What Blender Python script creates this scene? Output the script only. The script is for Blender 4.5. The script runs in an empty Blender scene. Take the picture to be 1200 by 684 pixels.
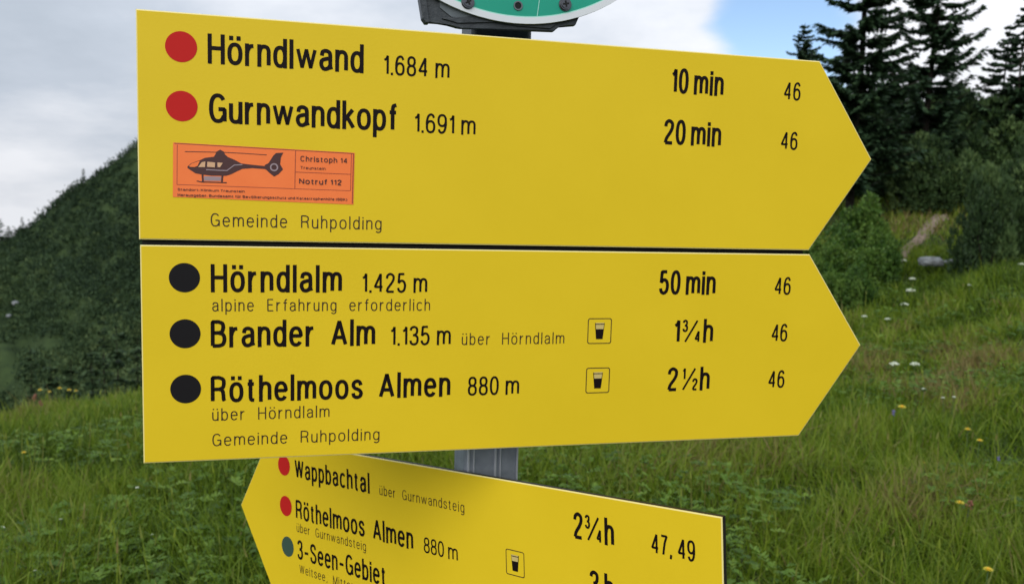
import bpy, bmesh, math, random
import numpy as np
from mathutils import Vector, Matrix, noise
random.seed(5); RNG = np.random.default_rng(11)
SC = bpy.context.scene
COL = SC.collection

# ------------------------------------------------------------------ camera, world, sun, exposure
EYE = 1.65
CR = np.array([[0.999645, 0.0266431, 0.0], [0.00259476, -0.09735499, 0.99524634], [0.02651649, -0.99489303, -0.09738957]])
FPX = 1009.8
cam = bpy.data.cameras.new('camera')
cam.sensor_width = 36.0
cam.lens = 36.0 * FPX / 1200.0
cam.clip_start = 0.05
cam.clip_end = 20000
cam.dof.use_dof = True
cam.dof.focus_distance = 1.02
cam.dof.aperture_fstop = 10.0
cam_o = bpy.data.objects.new('camera', cam)
COL.objects.link(cam_o)
r, d, f = CR[:, 0], CR[:, 1], CR[:, 2]
cam_o.matrix_world = Matrix(((r[0], -d[0], -f[0], 0), (r[1], -d[1], -f[1], 0), (r[2], -d[2], -f[2], EYE), (0, 0, 0, 1)))
SC.camera = cam_o
SC.view_settings.view_transform = 'Standard'
SC.view_settings.look = 'None'
SC.view_settings.exposure = 0.5
SC.view_settings.gamma = 1.0

SUN_EL, SUN_AZ = math.radians(33), math.radians(197)   # azimuth clockwise from +Y
world = bpy.data.worlds.new('World')
SC.world = world
world.use_nodes = True
wn, wl = world.node_tree.nodes, world.node_tree.links
wn.clear()
def W(t, **k):
    n = wn.new(t)
    for a, b in k.items(): setattr(n, a, b)
    return n
def wmath(op, a, b=None, c=None):
    n = W('ShaderNodeMath', operation=op)
    for i, v in enumerate((a, b, c)):
        if v is None: continue
        if isinstance(v, (int, float)): n.inputs[i].default_value = v
        else: wl.new(v, n.inputs[i])
    return n.outputs[0]
sky = W('ShaderNodeTexSky', sky_type='NISHITA', sun_disc=False, sun_elevation=SUN_EL, sun_rotation=SUN_AZ, altitude=1600, air_density=1.0, dust_density=0.6)
bsky = W('ShaderNodeBackground'); bsky.inputs[1].default_value = 0.105
wl.new(sky.outputs[0], bsky.inputs[0])
tc = W('ShaderNodeTexCoord')
sep = W('ShaderNodeSeparateXYZ'); wl.new(tc.outputs['Generated'], sep.inputs[0])
zz = wmath('ADD', wmath('ABSOLUTE', sep.outputs[2]), 0.22)
cmb = W('ShaderNodeCombineXYZ')
wl.new(wmath('DIVIDE', sep.outputs[0], zz), cmb.inputs[0]); wl.new(wmath('DIVIDE', sep.outputs[1], zz), cmb.inputs[1])
def wnoise(scale, detail, rough, off):
    m = W('ShaderNodeMapping'); m.inputs['Location'].default_value = off
    wl.new(cmb.outputs[0], m.inputs[0])
    n = W('ShaderNodeTexNoise'); n.inputs['Scale'].default_value = scale; n.inputs['Detail'].default_value = detail; n.inputs['Roughness'].default_value = rough
    wl.new(m.outputs[0], n.inputs['Vector']); return n.outputs[0]
def wblob(px, py, size):
    v = CR @ np.array([(px - 600) / FPX, (py - 342) / FPX, 1.0]); v /= np.linalg.norm(v)
    dn = W('ShaderNodeVectorMath', operation='DISTANCE'); wl.new(tc.outputs['Generated'], dn.inputs[0]); dn.inputs[1].default_value = tuple(v)
    s = wmath('DIVIDE', dn.outputs['Value'], size)
    return wmath('POWER', 2.718, wmath('MULTIPLY', wmath('MULTIPLY', s, s), -1.0))
den = wnoise(1.3, 5, .55, (3.1, 1.7, 0))
den = wmath('ADD', wmath('MULTIPLY', wmath('SUBTRACT', den, .5), 2.4), .95)      # mostly clouded sky
den = wmath('SUBTRACT', den, wmath('MULTIPLY', wblob(905, 45, .10), 1.3))        # the open blue gap
den = wmath('SUBTRACT', den, wmath('MULTIPLY', wblob(960, 110, .06), .5))
den = wmath('ADD', den, wmath('MULTIPLY', wblob(775, 10, .075), .9))
den = wmath('ADD', den, wmath('MULTIPLY', wblob(1170, 10, .12), .8))
den = wmath('ADD', den, wmath('MULTIPLY', wblob(100, 100, .35), .6))
mr = W('ShaderNodeMapRange', interpolation_type='SMOOTHERSTEP'); wl.new(den, mr.inputs[0]); mr.inputs[1].default_value = .1; mr.inputs[2].default_value = .85
tone = wnoise(1.1, 6, .6, (9.3, 4.1, 0))
tone = wmath('ADD', tone, wmath('MULTIPLY', wblob(15, 245, .13), .55))
tone = wmath('ADD', tone, wmath('MULTIPLY', wblob(330, 0, .22), .16))
tone = wmath('ADD', tone, wmath('MULTIPLY', wblob(790, 10, .16), .36))
tone = wmath('ADD', tone, wmath('MULTIPLY', wblob(1170, 10, .13), .60))
tone = wmath('SUBTRACT', tone, wmath('MULTIPLY', wblob(60, 90, .17), .18))
ramp = W('ShaderNodeValToRGB'); wl.new(tone, ramp.inputs[0])
ramp.color_ramp.elements[0].position = .25; ramp.color_ramp.elements[0].color = (.43, .49, .57, 1)
ramp.color_ramp.elements[1].position = .95; ramp.color_ramp.elements[1].color = (.93, .95, 1, 1)
e = ramp.color_ramp.elements.new(.55); e.color = (.56, .62, .71, 1)
bcl = W('ShaderNodeBackground'); wl.new(ramp.outputs[0], bcl.inputs[0]); wl.new(wmath('MULTIPLY_ADD', wmath('MAXIMUM', sep.outputs[2], 0.0), 0.85, .62), bcl.inputs[1])   # overcast skies are brighter overhead
mx = W('ShaderNodeMixShader'); wl.new(mr.outputs[0], mx.inputs[0]); wl.new(bsky.outputs[0], mx.inputs[1]); wl.new(bcl.outputs[0], mx.inputs[2])
out = W('ShaderNodeOutputWorld'); wl.new(mx.outputs[0], out.inputs[0])

sun = bpy.data.lights.new('sun', 'SUN'); sun.energy = 1.5; sun.angle = math.radians(55); sun.color = (1, .97, .92)
sun_o = bpy.data.objects.new('sun', sun); COL.objects.link(sun_o)
sd = Vector((math.sin(SUN_AZ) * math.cos(SUN_EL), math.cos(SUN_AZ) * math.cos(SUN_EL), math.sin(SUN_EL)))
sun_o.rotation_euler = sd.to_track_quat('Z', 'Y').to_euler()

# ------------------------------------------------------------------ materials
def mat(name, col, rough=.6, spec=.5, metal=0.0, var=None, scale=20.0, bump=0.0, bscale=60.0, transl=0.0, coat=0.0):
    m = bpy.data.materials.new(name); m.use_nodes = True
    n, l = m.node_tree.nodes, m.node_tree.links
    b = n['Principled BSDF']
    b.inputs['Base Color'].default_value = (*col, 1); b.inputs['Roughness'].default_value = rough
    b.inputs['Specular IOR Level'].default_value = spec; b.inputs['Metallic'].default_value = metal
    b.inputs['Coat Weight'].default_value = coat
    tcn = n.new('ShaderNodeTexCoord')
    if var:
        t = n.new('ShaderNodeTexNoise'); t.inputs['Scale'].default_value = scale; t.inputs['Detail'].default_value = 5; t.inputs['Roughness'].default_value = .6
        l.new(tcn.outputs['Object'], t.inputs['Vector'])
        rp = n.new('ShaderNodeValToRGB'); l.new(t.outputs[0], rp.inputs[0])
        rp.color_ramp.elements[0].position = .3; rp.color_ramp.elements[0].color = (*var[0], 1)
        rp.color_ramp.elements[1].position = .7; rp.color_ramp.elements[1].color = (*var[1], 1)
        l.new(rp.outputs[0], b.inputs['Base Color'])
    if bump:
        t2 = n.new('ShaderNodeTexNoise'); t2.inputs['Scale'].default_value = bscale; t2.inputs['Detail'].default_value = 6
        l.new(tcn.outputs['Object'], t2.inputs['Vector'])
        bp = n.new('ShaderNodeBump'); bp.inputs['Strength'].default_value = bump; bp.inputs['Distance'].default_value = .02
        l.new(t2.outputs[0], bp.inputs['Height']); l.new(bp.outputs[0], b.inputs['Normal'])
    return m

def leafmat(name, stops, transl=.25, rough=.55, spec=.25):
    """colour from the per-leaf random attribute 'tint' (0..1)"""
    m = bpy.data.materials.new(name); m.use_nodes = True
    n, l = m.node_tree.nodes, m.node_tree.links
    b = n['Principled BSDF']; b.inputs['Roughness'].default_value = rough; b.inputs['Specular IOR Level'].default_value = spec
    at = n.new('ShaderNodeAttribute'); at.attribute_name = 'tint'
    rp = n.new('ShaderNodeValToRGB'); l.new(at.outputs['Fac'], rp.inputs[0])
    els = rp.color_ramp.elements
    els[0].position, els[0].color = stops[0][0], (*stops[0][1], 1)
    els[1].position, els[1].color = stops[-1][0], (*stops[-1][1], 1)
    for p, c in stops[1:-1]:
        e = els.new(p); e.color = (*c, 1)
    l.new(rp.outputs[0], b.inputs['Base Color'])
    if transl:
        tr = n.new('ShaderNodeBsdfTranslucent'); l.new(rp.outputs[0], tr.inputs[0])
        mxn = n.new('ShaderNodeMixShader'); mxn.inputs[0].default_value = transl
        l.new(b.outputs[0], mxn.inputs[1]); l.new(tr.outputs[0], mxn.inputs[2])
        l.new(mxn.outputs[0], n['Material Output'].inputs[0])
    return m

M = {}
M['yellow'] = mat('sign_yellow', (.72, .505, .014), rough=.5, spec=.2, var=((.70, .49, .013), (.74, .52, .016)), scale=5, bump=.02, bscale=300)
M['edge_highlight'] = mat('sign_edge_highlight', (.76, .64, .24), rough=.5)  # paler than the board: the bevel's highlight put into the colour
M['black_core'] = mat('sign_core', (.012, .009, .006), rough=.6, spec=.3)
M['ink'] = mat('black_ink', (.008, .004, .004), rough=.6, spec=.12)
M['thin_ink'] = mat('thin_ink', (.04, .022, .012), rough=.5, spec=.3)
M['red'] = mat('red_marker', (.50, .016, .014), rough=.6, spec=.12)
M['dark_marker'] = mat('black_marker', (.010, .009, .010), rough=.6, spec=.12)
M['slate_marker'] = mat('slate_marker', (.045, .085, .060), rough=.6, spec=.12)
M['orange'] = mat('sticker_orange', (.90, .20, .05), rough=.45, spec=.25, var=((.88, .19, .048), (.92, .21, .055)), scale=30)
M['orange_dark'] = mat('sticker_line', (.30, .045, .02), rough=.5)
M['maroon_ink'] = mat('sticker_ink', (.055, .012, .012), rough=.5)
M['window_buff'] = mat('buff_print', (.62, .36, .20), rough=.5)
M['grey_print'] = mat('grey_print', (.30, .22, .24), rough=.5)
M['cream'] = mat('cream_print', (.56, .43, .15), rough=.5)
M['galv'] = mat('galvanised', (.34, .37, .41), rough=.5, metal=.35, var=((.27, .30, .34), (.38, .41, .455)), scale=45, bump=.05, bscale=150)
M['galv_light'] = mat('galvanised_ridge', (.62, .64, .68), rough=.4, metal=.3)
M['dark_plastic'] = mat('bracket_dark', (.028, .033, .038), rough=.42, spec=.45, var=((.02, .024, .028), (.04, .047, .053)), scale=70, bump=.08, bscale=240)
M['grey_plastic'] = mat('bracket_grey', (.10, .12, .135), rough=.5, spec=.4, var=((.08, .095, .105), (.125, .145, .16)), scale=60)
M['badge_green'] = mat('badge_green', (.004, .30, .195), rough=.32, spec=.5, var=((.004, .28, .18), (.005, .315, .205)), scale=12)
M['badge_white'] = mat('badge_white', (.66, .68, .70), rough=.35)
M['badge_mint'] = mat('badge_mint', (.34, .66, .56), rough=.4)
M['screw'] = mat('screw_metal', (.13, .13, .14), rough=.28, metal=.9)
M['black'] = mat('hole_black', (.006, .006, .006), rough=.9)
M['rock'] = mat('limestone', (.30, .31, .32), rough=.9, var=((.12, .13, .13), (.25, .26, .265)), scale=6, bump=.6, bscale=12)
M['soil_path'] = mat('path_earth', (.20, .15, .11), rough=.95, var=((.13, .09, .062), (.27, .20, .15)), scale=4, bump=.5, bscale=20)
M['ground'] = mat('meadow_soil', (.03, .045, .015), rough=1, spec=.1, var=((.022, .036, .012), (.055, .07, .022)), scale=.8, bump=.4, bscale=8)
M['bark'] = mat('bark', (.03, .025, .02), rough=.95, spec=.1, var=((.018, .015, .012), (.045, .038, .03)), scale=12, bump=.5, bscale=25)
M['mount'] = mat('mountain_turf', (.04, .055, .022), rough=1, spec=.1, var=((.020, .034, .014), (.044, .068, .022)), scale=.35, bump=.8, bscale=2.5)
M['stem'] = mat('flower_stem', (.06, .11, .03), rough=.7)
M['petal_yellow'] = mat('petal_yellow', (.60, .50, .02), rough=.6)
M['petal_white'] = mat('petal_white', (.52, .56, .42), rough=.7)
M['petal_violet'] = mat('petal_violet', (.13, .12, .27), rough=.7)
M['petal_red'] = mat('sorrel_red', (.20, .075, .045), rough=.8)
M['flower_centre'] = mat('flower_centre', (.60, .34, .02), rough=.8)
M['grass'] = leafmat('grass', [(0, (.030, .056, .004)), (.3, (.080, .138, .008)), (.62, (.145, .218, .012)), (.86, (.205, .255, .028)), (.95, (.20, .22, .05)), (1, (.22, .175, .06))], .35)
M['herb'] = leafmat('herb', [(0, (.038, .080, .005)), (.5, (.086, .165, .010)), (1, (.165, .250, .026))], .3, .5, .3)
M['pine'] = leafmat('pine_needles', [(0, (.016, .036, .011)), (.5, (.044, .082, .024)), (.85, (.084, .135, .040)), (1, (.115, .17, .055))], .12, .6)
M['spruce'] = leafmat('spruce_needles', [(0, (.014, .032, .016)), (.6, (.036, .074, .032)), (1, (.066, .118, .046))], .1, .6)
M['shrub'] = leafmat('shrub_leaves', [(0, (.026, .066, .010)), (.5, (.062, .132, .018)), (1, (.125, .205, .034))], .25, .5)
M['forest'] = leafmat('slope_pines', [(0, (.020, .038, .018)), (.45, (.037, .066, .028)), (.8, (.062, .100, .038)), (1, (.095, .132, .048))], .1, .7, .15)

# ------------------------------------------------------------------ object helpers
def tag(o, label=None, cat=None, group=None, kind=None):
    if label: o['label'] = label
    if cat: o['category'] = cat
    if group: o['group'] = group
    if kind: o['kind'] = kind
    return o
def empty(name, mw, label, cat, group=None):
    o = bpy.data.objects.new(name, None); COL.objects.link(o)
    o.empty_display_size = .1
    o.matrix_world = mw if isinstance(mw, Matrix) else Matrix.Translation(mw)
    return tag(o, label, cat, group)
def link(name, me, m=None, parent=None, label=None):
    if m: me.materials.clear(); me.materials.append(m)
    o = bpy.data.objects.new(name, me); COL.objects.link(o)
    if parent: o.parent = parent
    if label: o['label'] = label
    return o
def obj(name, bm, m, parent=None, label=None, smooth=False):
    me = bpy.data.meshes.new(name); bm.normal_update()
    bm.to_mesh(me); bm.free()
    if smooth:
        for p in me.polygons: p.use_smooth = True
    return link(name, me, m, parent, label)
def npmesh(name, verts, loops, sizes, tint=None):
    """fast mesh from numpy: loops = vertex indices, sizes = corners per face, tint per vertex"""
    me = bpy.data.meshes.new(name)
    me.vertices.add(len(verts)); me.vertices.foreach_set('co', np.asarray(verts, np.float32).ravel())
    me.loops.add(len(loops)); me.loops.foreach_set('vertex_index', np.asarray(loops, np.int32))
    me.polygons.add(len(sizes))
    st = np.concatenate([[0], np.cumsum(sizes)[:-1]]).astype(np.int32)
    me.polygons.foreach_set('loop_start', st); me.polygons.foreach_set('loop_total', np.asarray(sizes, np.int32))
    if tint is not None:
        a = me.attributes.new('tint', 'FLOAT', 'POINT'); a.data.foreach_set('value', np.asarray(tint, np.float32))
    me.update(calc_edges=True)
    return me
def grid_mesh(name, X, Y, Z, wrap=False):
    n, m = X.shape
    V = np.stack([X, Y, Z], -1).reshape(-1, 3)
    i, j = np.meshgrid(np.arange(n - 1), np.arange(m if wrap else m - 1), indexing='ij')
    jn = (j + 1) % m
    q = np.stack([i * m + j, i * m + jn, (i + 1) * m + jn, (i + 1) * m + j], -1).reshape(-1)
    me = npmesh(name, V, q, np.full(len(q) // 4, 4))
    me.polygons.foreach_set('use_smooth', np.ones(len(q) // 4, bool))
    return me
def bm_prism(bm, pts, z0, z1):
    """pts: 2D outline (counter-clockwise), extruded z0..z1"""
    a = [bm.verts.new((x, y, z0)) for x, y in pts]; b = [bm.verts.new((x, y, z1)) for x, y in pts]
    bm.faces.new(b); bm.faces.new(a[::-1])
    for i in range(len(pts)):
        j = (i + 1) % len(pts); bm.faces.new((a[i], a[j], b[j], b[i]))
    return a + b
def bm_poly(bm, pts, z):
    try: return bm.faces.new([bm.verts.new((x, y, z)) for x, y in pts])
    except ValueError: pass
def circle(cx, cy, r_, n=48, ry=None): return [(cx + r_ * math.cos(2 * math.pi * i / n), cy + (ry or r_) * math.sin(2 * math.pi * i / n)) for i in range(n)]
def bm_ring(bm, outer, inner, z0, z1):
    n = len(outer); L = []
    for pts, z in ((outer, z0), (outer, z1), (inner, z1), (inner, z0)): L.append([bm.verts.new((x, y, z)) for x, y in pts])
    for k in range(4):
        A, B = L[k], L[(k + 1) % 4]
        for i in range(n):
            j = (i + 1) % n; bm.faces.new((A[i], A[j], B[j], B[i]))
def bm_line(bm, pts, w, z):
    """flat printed line along a polyline"""
    P = [Vector(p) for p in pts]
    L, R_ = [], []
    for i, p in enumerate(P):
        t = ((P[min(i + 1, len(P) - 1)] - P[max(i - 1, 0)])).normalized(); nn = Vector((-t.y, t.x)) * w / 2
        L.append(bm.verts.new((*(p + nn), z))); R_.append(bm.verts.new((*(p - nn), z)))
    for i in range(len(P) - 1): bm.faces.new((R_[i], R_[i + 1], L[i + 1], L[i]))
def inset(poly, dd):
    n = len(poly); out_ = []
    for i in range(n):
        a, b, c = Vector(poly[i - 1]), Vector(poly[i]), Vector(poly[(i + 1) % n])
        d1, d2 = (b - a).normalized(), (c - b).normalized()
        n1, n2 = Vector((-d1.y, d1.x)), Vector((-d2.y, d2.x))
        bis = (n1 + n2); bis /= max(.2, 1 + n1.dot(n2))
        out_.append(tuple(b + bis * dd))
    return out_

# ------------------------------------------------------------------ lettering: a condensed sign alphabet drawn as strokes
XH = .72
def _E(cx, cy, rx, ry, a0=0, a1=360, n=28, p=2.35):
    P = []
    for k in range(n + 1):
        a = math.radians(a0 + (a1 - a0) * k / n); c, s = math.cos(a), math.sin(a)
        P.append((cx + rx * math.copysign(abs(c) ** (2 / p), c), cy + ry * math.copysign(abs(s) ** (2 / p), s)))
    return P
def _C(*P, n=6):
    """smooth curve through points"""
    P = [Vector(p) for p in P]; out_ = []
    for i in range(len(P) - 1):
        a, b, c, d_ = P[max(i - 1, 0)], P[i], P[i + 1], P[min(i + 2, len(P) - 1)]
        for k in range(n):
            t = k / n; out_.append(tuple(.5 * ((2 * b) + (c - a) * t + (2 * a - 5 * b + 4 * c - d_) * t * t + (3 * b - a - 3 * c + d_) * t ** 3)))
    return out_ + [tuple(P[-1])]
def _dot(x, y): return [(x, y - .004), (x, y + .012)]
_o = lambda w=.36: [_E(w / 2, XH / 2, w / 2, XH / 2)]
_hump = lambda x, w: [(x, .42)] + _E(x + w / 2 + .01, XH - .22, w / 2 - .01, .22, 160, 0, 12) + [(x + w, 0)]
_bowl = _E(.165, XH / 2, .165, XH / 2)
def _two(w=.33): return [_C((.0, .74), (.03, .91), (.16, 1), (.30, .90), (.31, .70), (.22, .48), (.06, .22), (.0, 0)) , [(0, 0), (w, 0)]]
def _three(): return [_C((.0, .80), (.04, .94), (.16, 1), (.29, .91), (.29, .67), (.20, .545), (.11, .53)), _C((.11, .53), (.23, .51), (.32, .40), (.32, .16), (.25, .03), (.14, 0), (.03, .07), (.0, .22))]
def _four(): return [[(.27, 0), (.27, 1), (.0, .27), (.36, .27)]]
GL = {
 'l': (0, [[(0, 0), (0, 1)]]), 'i': (0, [[(0, 0), (0, XH)], _dot(0, .945)]), 'H': (.42, [[(0, 0), (0, 1)], [(.42, 0), (.42, 1)], [(0, .53), (.42, .53)]]),
 'o': (.36, _o()), 'ö': (.36, _o() + [_dot(.06, .96), _dot(.30, .96)]),
 'n': (.31, [[(0, 0), (0, XH)], _hump(0, .31)]), 'h': (.31, [[(0, 0), (0, 1)], _hump(0, .31)]), 'm': (.56, [[(0, 0), (0, XH)], _hump(0, .28), _hump(.28, .28)]),
 'r': (.19, [[(0, 0), (0, XH)], _C((0, .40), (.04, .58), (.11, .69), (.21, .71))]),
 'u': (.31, [[(.31, 0), (.31, XH)], [(0, XH)] + _E(.15, .22, .15, .22, 180, 340, 14) + [(.31, .30)]]),
 'd': (.33, [_bowl, [(.33, 0), (.33, 1)]]), 'b': (.33, [_bowl, [(0, 0), (0, 1)]]), 'p': (.33, [_bowl, [(0, -.27), (0, XH)]]), 'q': (.33, [_bowl, [(.33, -.27), (.33, XH)]]),
 'g': (.33, [_bowl, [(.33, XH), (.33, -.06)] + _C((.33, -.10), (.28, -.22), (.16, -.27), (.03, -.20))[1:]]),
 'a': (.33, [_C((.31, .43), (.16, .40), (.03, .33), (.0, .18), (.06, .03), (.16, .0), (.26, .06), (.31, .17)), _C((.02, .52), (.05, .67), (.16, XH), (.28, .66), (.31, .52)) + [(.31, .12), (.345, 0)]]),
 'e': (.35, [[(0, .385), (.35, .385)] + _E(.175, XH / 2, .175, XH / 2, 8, 325, 26)]),
 's': (.30, [_C((.29, .54), (.24, .68), (.14, XH), (.04, .66), (.01, .53), (.07, .41), (.22, .33), (.30, .20), (.26, .05), (.15, 0), (.04, .05), (.0, .19))]),
 'c': (.31, [_E(.175, XH / 2, .175, XH / 2, 42, 318, 26)]),
 'k': (.30, [[(0, 0), (0, 1)], [(.29, XH), (.0, .27)], [(.11, .40), (.32, 0)]]),
 'f': (.18, [[(.09, 0), (.09, .80)] + _C((.09, .84), (.12, .96), (.22, 1))[1:], [(-.02, .70), (.21, .70)]]),
 't': (.21, [[(.08, .90), (.08, .18)] + _C((.08, .14), (.11, .02), (.21, 0))[1:], [(-.02, .70), (.20, .70)]]),
 'v': (.34, [[(0, XH), (.17, 0), (.34, XH)]]), 'w': (.58, [[(0, XH), (.145, 0), (.29, XH), (.435, 0), (.58, XH)]]), 'z': (.28, [[(0, XH), (.28, XH), (0, 0), (.28, 0)]]),
 'A': (.46, [[(0, 0), (.23, 1), (.46, 0)], [(.07, .30), (.39, .30)]]),
 'B': (.40, [[(0, 0), (0, 1), (.20, 1)] + _C((.20, 1), (.33, .93), (.36, .77), (.32, .60), (.21, .54))[1:] + [(0, .54)], [(.20, .54)] + _C((.20, .54), (.35, .47), (.40, .28), (.35, .07), (.21, 0))[1:] + [(0, 0)]]),
 'C': (.41, [_E(.21, .5, .21, .5, 38, 322, 30)]), 'E': (.34, [[(.34, 1), (0, 1), (0, 0), (.35, 0)], [(0, .53), (.31, .53)]]),
 'G': (.44, [_E(.22, .5, .22, .5, 38, 330, 30), [(.24, .47), (.44, .47), (.44, 0)]]),
 'K': (.41, [[(0, 0), (0, 1)], [(.38, 1), (0, .40)], [(.13, .58), (.41, 0)]]), 'N': (.42, [[(0, 0), (0, 1), (.42, 0), (.42, 1)]]),
 'R': (.41, [[(0, 0), (0, 1), (.22, 1)] + _C((.22, 1), (.36, .92), (.39, .75), (.35, .57), (.22, .50))[1:] + [(0, .50)], _C((.24, .50), (.34, .43), (.37, .25), (.38, .08), (.41, 0))]),
 'S': (.39, [_C((.37, .76), (.32, .93), (.19, 1), (.06, .93), (.02, .76), (.09, .60), (.27, .48), (.38, .34), (.38, .15), (.30, .03), (.19, 0), (.06, .06), (.0, .26))]),
 'T': (.40, [[(0, 1), (.40, 1)], [(.20, 0), (.20, 1)]]), 'W': (.64, [[(0, 1), (.16, 0), (.32, 1), (.48, 0), (.64, 1)]]), 'M': (.52, [[(0, 0), (0, 1), (.26, 0), (.52, 1), (.52, 0)]]),
 '0': (.33, [_E(.165, .5, .165, .5)]), '1': (.15, [[(0, .76), (.09, .82), (.15, 1), (.15, 0)]]), '2': (.33, _two()), '3': (.32, _three()), '4': (.36, _four()),
 '5': (.33, [[(.29, 1), (.05, 1), (.02, .50)] + _C((.02, .50), (.14, .62), (.27, .57), (.33, .35), (.28, .09), (.15, 0), (.04, .07), (.0, .22))[1:]]),
 '6': (.33, [_E(.165, .31, .165, .31), _C((.31, .82), (.26, .96), (.17, 1), (.06, .90), (.0, .60), (.0, .31))]),
 '7': (.33, [[(0, 1), (.33, 1)] + _C((.33, 1), (.20, .60), (.11, 0))[1:]]),
 '8': (.33, [_E(.165, .26, .165, .26), _E(.165, .765, .145, .235)]), '9': (.33, [_E(.165, .69, .165, .31), _C((.02, .18), (.07, .04), (.16, 0), (.27, .10), (.33, .40), (.33, .69))]),
 '.': (.0, [[(0, 0), (0, .015)]]), ',': (.05, [[(.05, .07), (.03, -.10), (.0, -.16)]]), ':': (.0, [[(0, 0), (0, .015)], [(0, .5), (0, .515)]]),
 '-': (.30, [[(0, .40), (.30, .40)]]), '(': (.12, [_C((.12, 1.05), (.0, .6), (.0, .3), (.12, -.2))]), ')': (.12, [_C((0, 1.05), (.12, .6), (.12, .3), (0, -.2))]),
}
GL['ü'] = (.31, GL['u'][1] + [_dot(.04, .96), _dot(.27, .96)])
def _sub(S, sc, dx, dy): return [[(x * sc + dx, y * sc + dy) for x, y in s] for s in S]
GL['¾'] = (.76, _sub(_three(), .50, 0, .50) + [[(.10, -.02), (.62, 1.0)]] + _sub(_four(), .50, .56, -.02))
GL['½'] = (.72, _sub([[(0, .76), (.09, .82), (.15, 1), (.15, 0)]], .50, .08, .50) + [[(.10, -.02), (.62, 1.0)]] + _sub(_two(), .50, .55, -.02))
THIN = {'¾', '½'}
def ribbon(V, F, P, w, z):
    """flat ribbon of width w along points P, mitred"""
    Q = [Vector(P[0])]
    for p in P[1:]:
        if (Vector(p) - Q[-1]).length > 1e-6: Q.append(Vector(p))
    closed = len(Q) > 3 and (Q[0] - Q[-1]).length < 1e-5
    if closed: Q = Q[:-1]
    n = len(Q)
    if n < 2: return
    b = len(V); rows = 0
    for i in range(n):
        d1 = (Q[i] - Q[i - 1]) if (i > 0 or closed) else (Q[1] - Q[0]); d2 = (Q[(i + 1) % n] - Q[i]) if (i < n - 1 or closed) else (Q[-1] - Q[-2])
        d1.normalize(); d2.normalize(); n1, n2 = Vector((-d1.y, d1.x)), Vector((-d2.y, d2.x))
        c = n1.dot(n2)
        if c < .1:      # sharp apex: cut it off instead of a long mitre
            for nn in (n1, n2): V.append((*(Q[i] + nn * w / 2), z)); V.append((*(Q[i] - nn * w / 2), z)); rows += 1
            # wedge that closes the outer side
            k = b + 2 * (rows - 2)
            F.append((k, k + 1, k + 3)) if d1.cross(d2) > 0 else F.append((k, k + 1, k + 2))
            V.append((*Q[i], z)); V.append((*Q[i], z)); V.pop(); V.pop()
            continue
        m = (n1 + n2) / (1 + c)
        V.append((*(Q[i] + m * w / 2), z)); V.append((*(Q[i] - m * w / 2), z)); rows += 1
    for i in range(rows - 1 + (1 if closed else 0)):
        a, c = b + 2 * i, b + 2 * ((i + 1) % rows); F.append((a + 1, c + 1, c, a))
def text_mesh(s, width, cap, t, condense=1.0, gmax=.20, spc=.20, word=None):
    """s drawn `width` wide and `cap` high, strokes t (in cap heights) wide"""
    V, F = [], []; adv = []; nat = 0.0; gaps = 0
    for i, ch in enumerate(s):
        if ch == ' ': nat += spc; continue
        nat += GL[ch][0] * condense + t
    gaps = len(s) - 1
    tot = width / cap
    gap = (tot - nat) / gaps if gaps else 0
    gmin = .07
    if gap < gmin or gap > gmax:            # widen or condense the letters rather than tear them apart
        g = min(max(gap, gmin), gmax)
        body = sum(GL[ch][0] for ch in s if ch != ' '); fix = sum(t for ch in s if ch != ' ') + spc * s.count(' ') + g * gaps
        condense = (tot - fix) / body; gap = g
    x = 0.0; zi = 0; wi = 0
    for ch in s:
        if ch == ' ': x += spc + gap; wi += 1; continue
        w_, S_ = GL[ch]
        if word is not None and wi != word: x += w_ * condense + t + gap; continue
        tt = t * (.62 if ch in THIN else .86 if ch == 'w' else 1)
        for st in S_:
            P = [((x + t / 2 + px * condense) * cap, (py * (1 - t) + t / 2) * cap) for px, py in st]
            if len(P) == 2 and P[0][0] == P[1][0]:      # vertical stems reach the full height
                y0, y1 = sorted((P[0][1], P[1][1])); P = [(P[0][0], y0 - t / 2 * cap), (P[0][0], y1 + t / 2 * cap)]
            ribbon(V, F, P, tt * cap, (zi % 9) * .000012); zi += 1
        x += w_ * condense + t + gap
    me = bpy.data.meshes.new('lettering'); me.from_pydata(V, [], F); me.update()
    for p in me.polygons: pass
    return me

STY = {'B': (.134, 'ink', 'bold black'), 'M': (.112, 'ink', 'black'), 'S': (.088, 'thin_ink', 'thin dark')}
SH, SW, ST = .25, .8414, .9296          # body height, body width, tip reach
def letter(parent, s, u0, u1, v, cap, sty, L, z=.0003):
    t, mm, dn = STY[sty]
    cap *= 1.035
    words = s.split(' ') if sty == 'B' and not s[0].isdigit() else [s]      # widely spaced names are one piece per word
    x, y = L(u0, v)
    for k, wd in enumerate(words):
        me = text_mesh(s, u1 - u0, cap, t, 1.0, {'B': .12, 'M': .105, 'S': .21}[sty],
                       .10 if sty == 'B' and s[0].isdigit() and s[1:2] != '-' else {'B': .40, 'M': .16, 'S': .62}[sty], k if len(words) > 1 else None)
        me.transform(Matrix.Translation((x, y, z)))
        link('lettering', me, M[mm], parent, '%s lettering reading %s' % (dn, wd))

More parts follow.
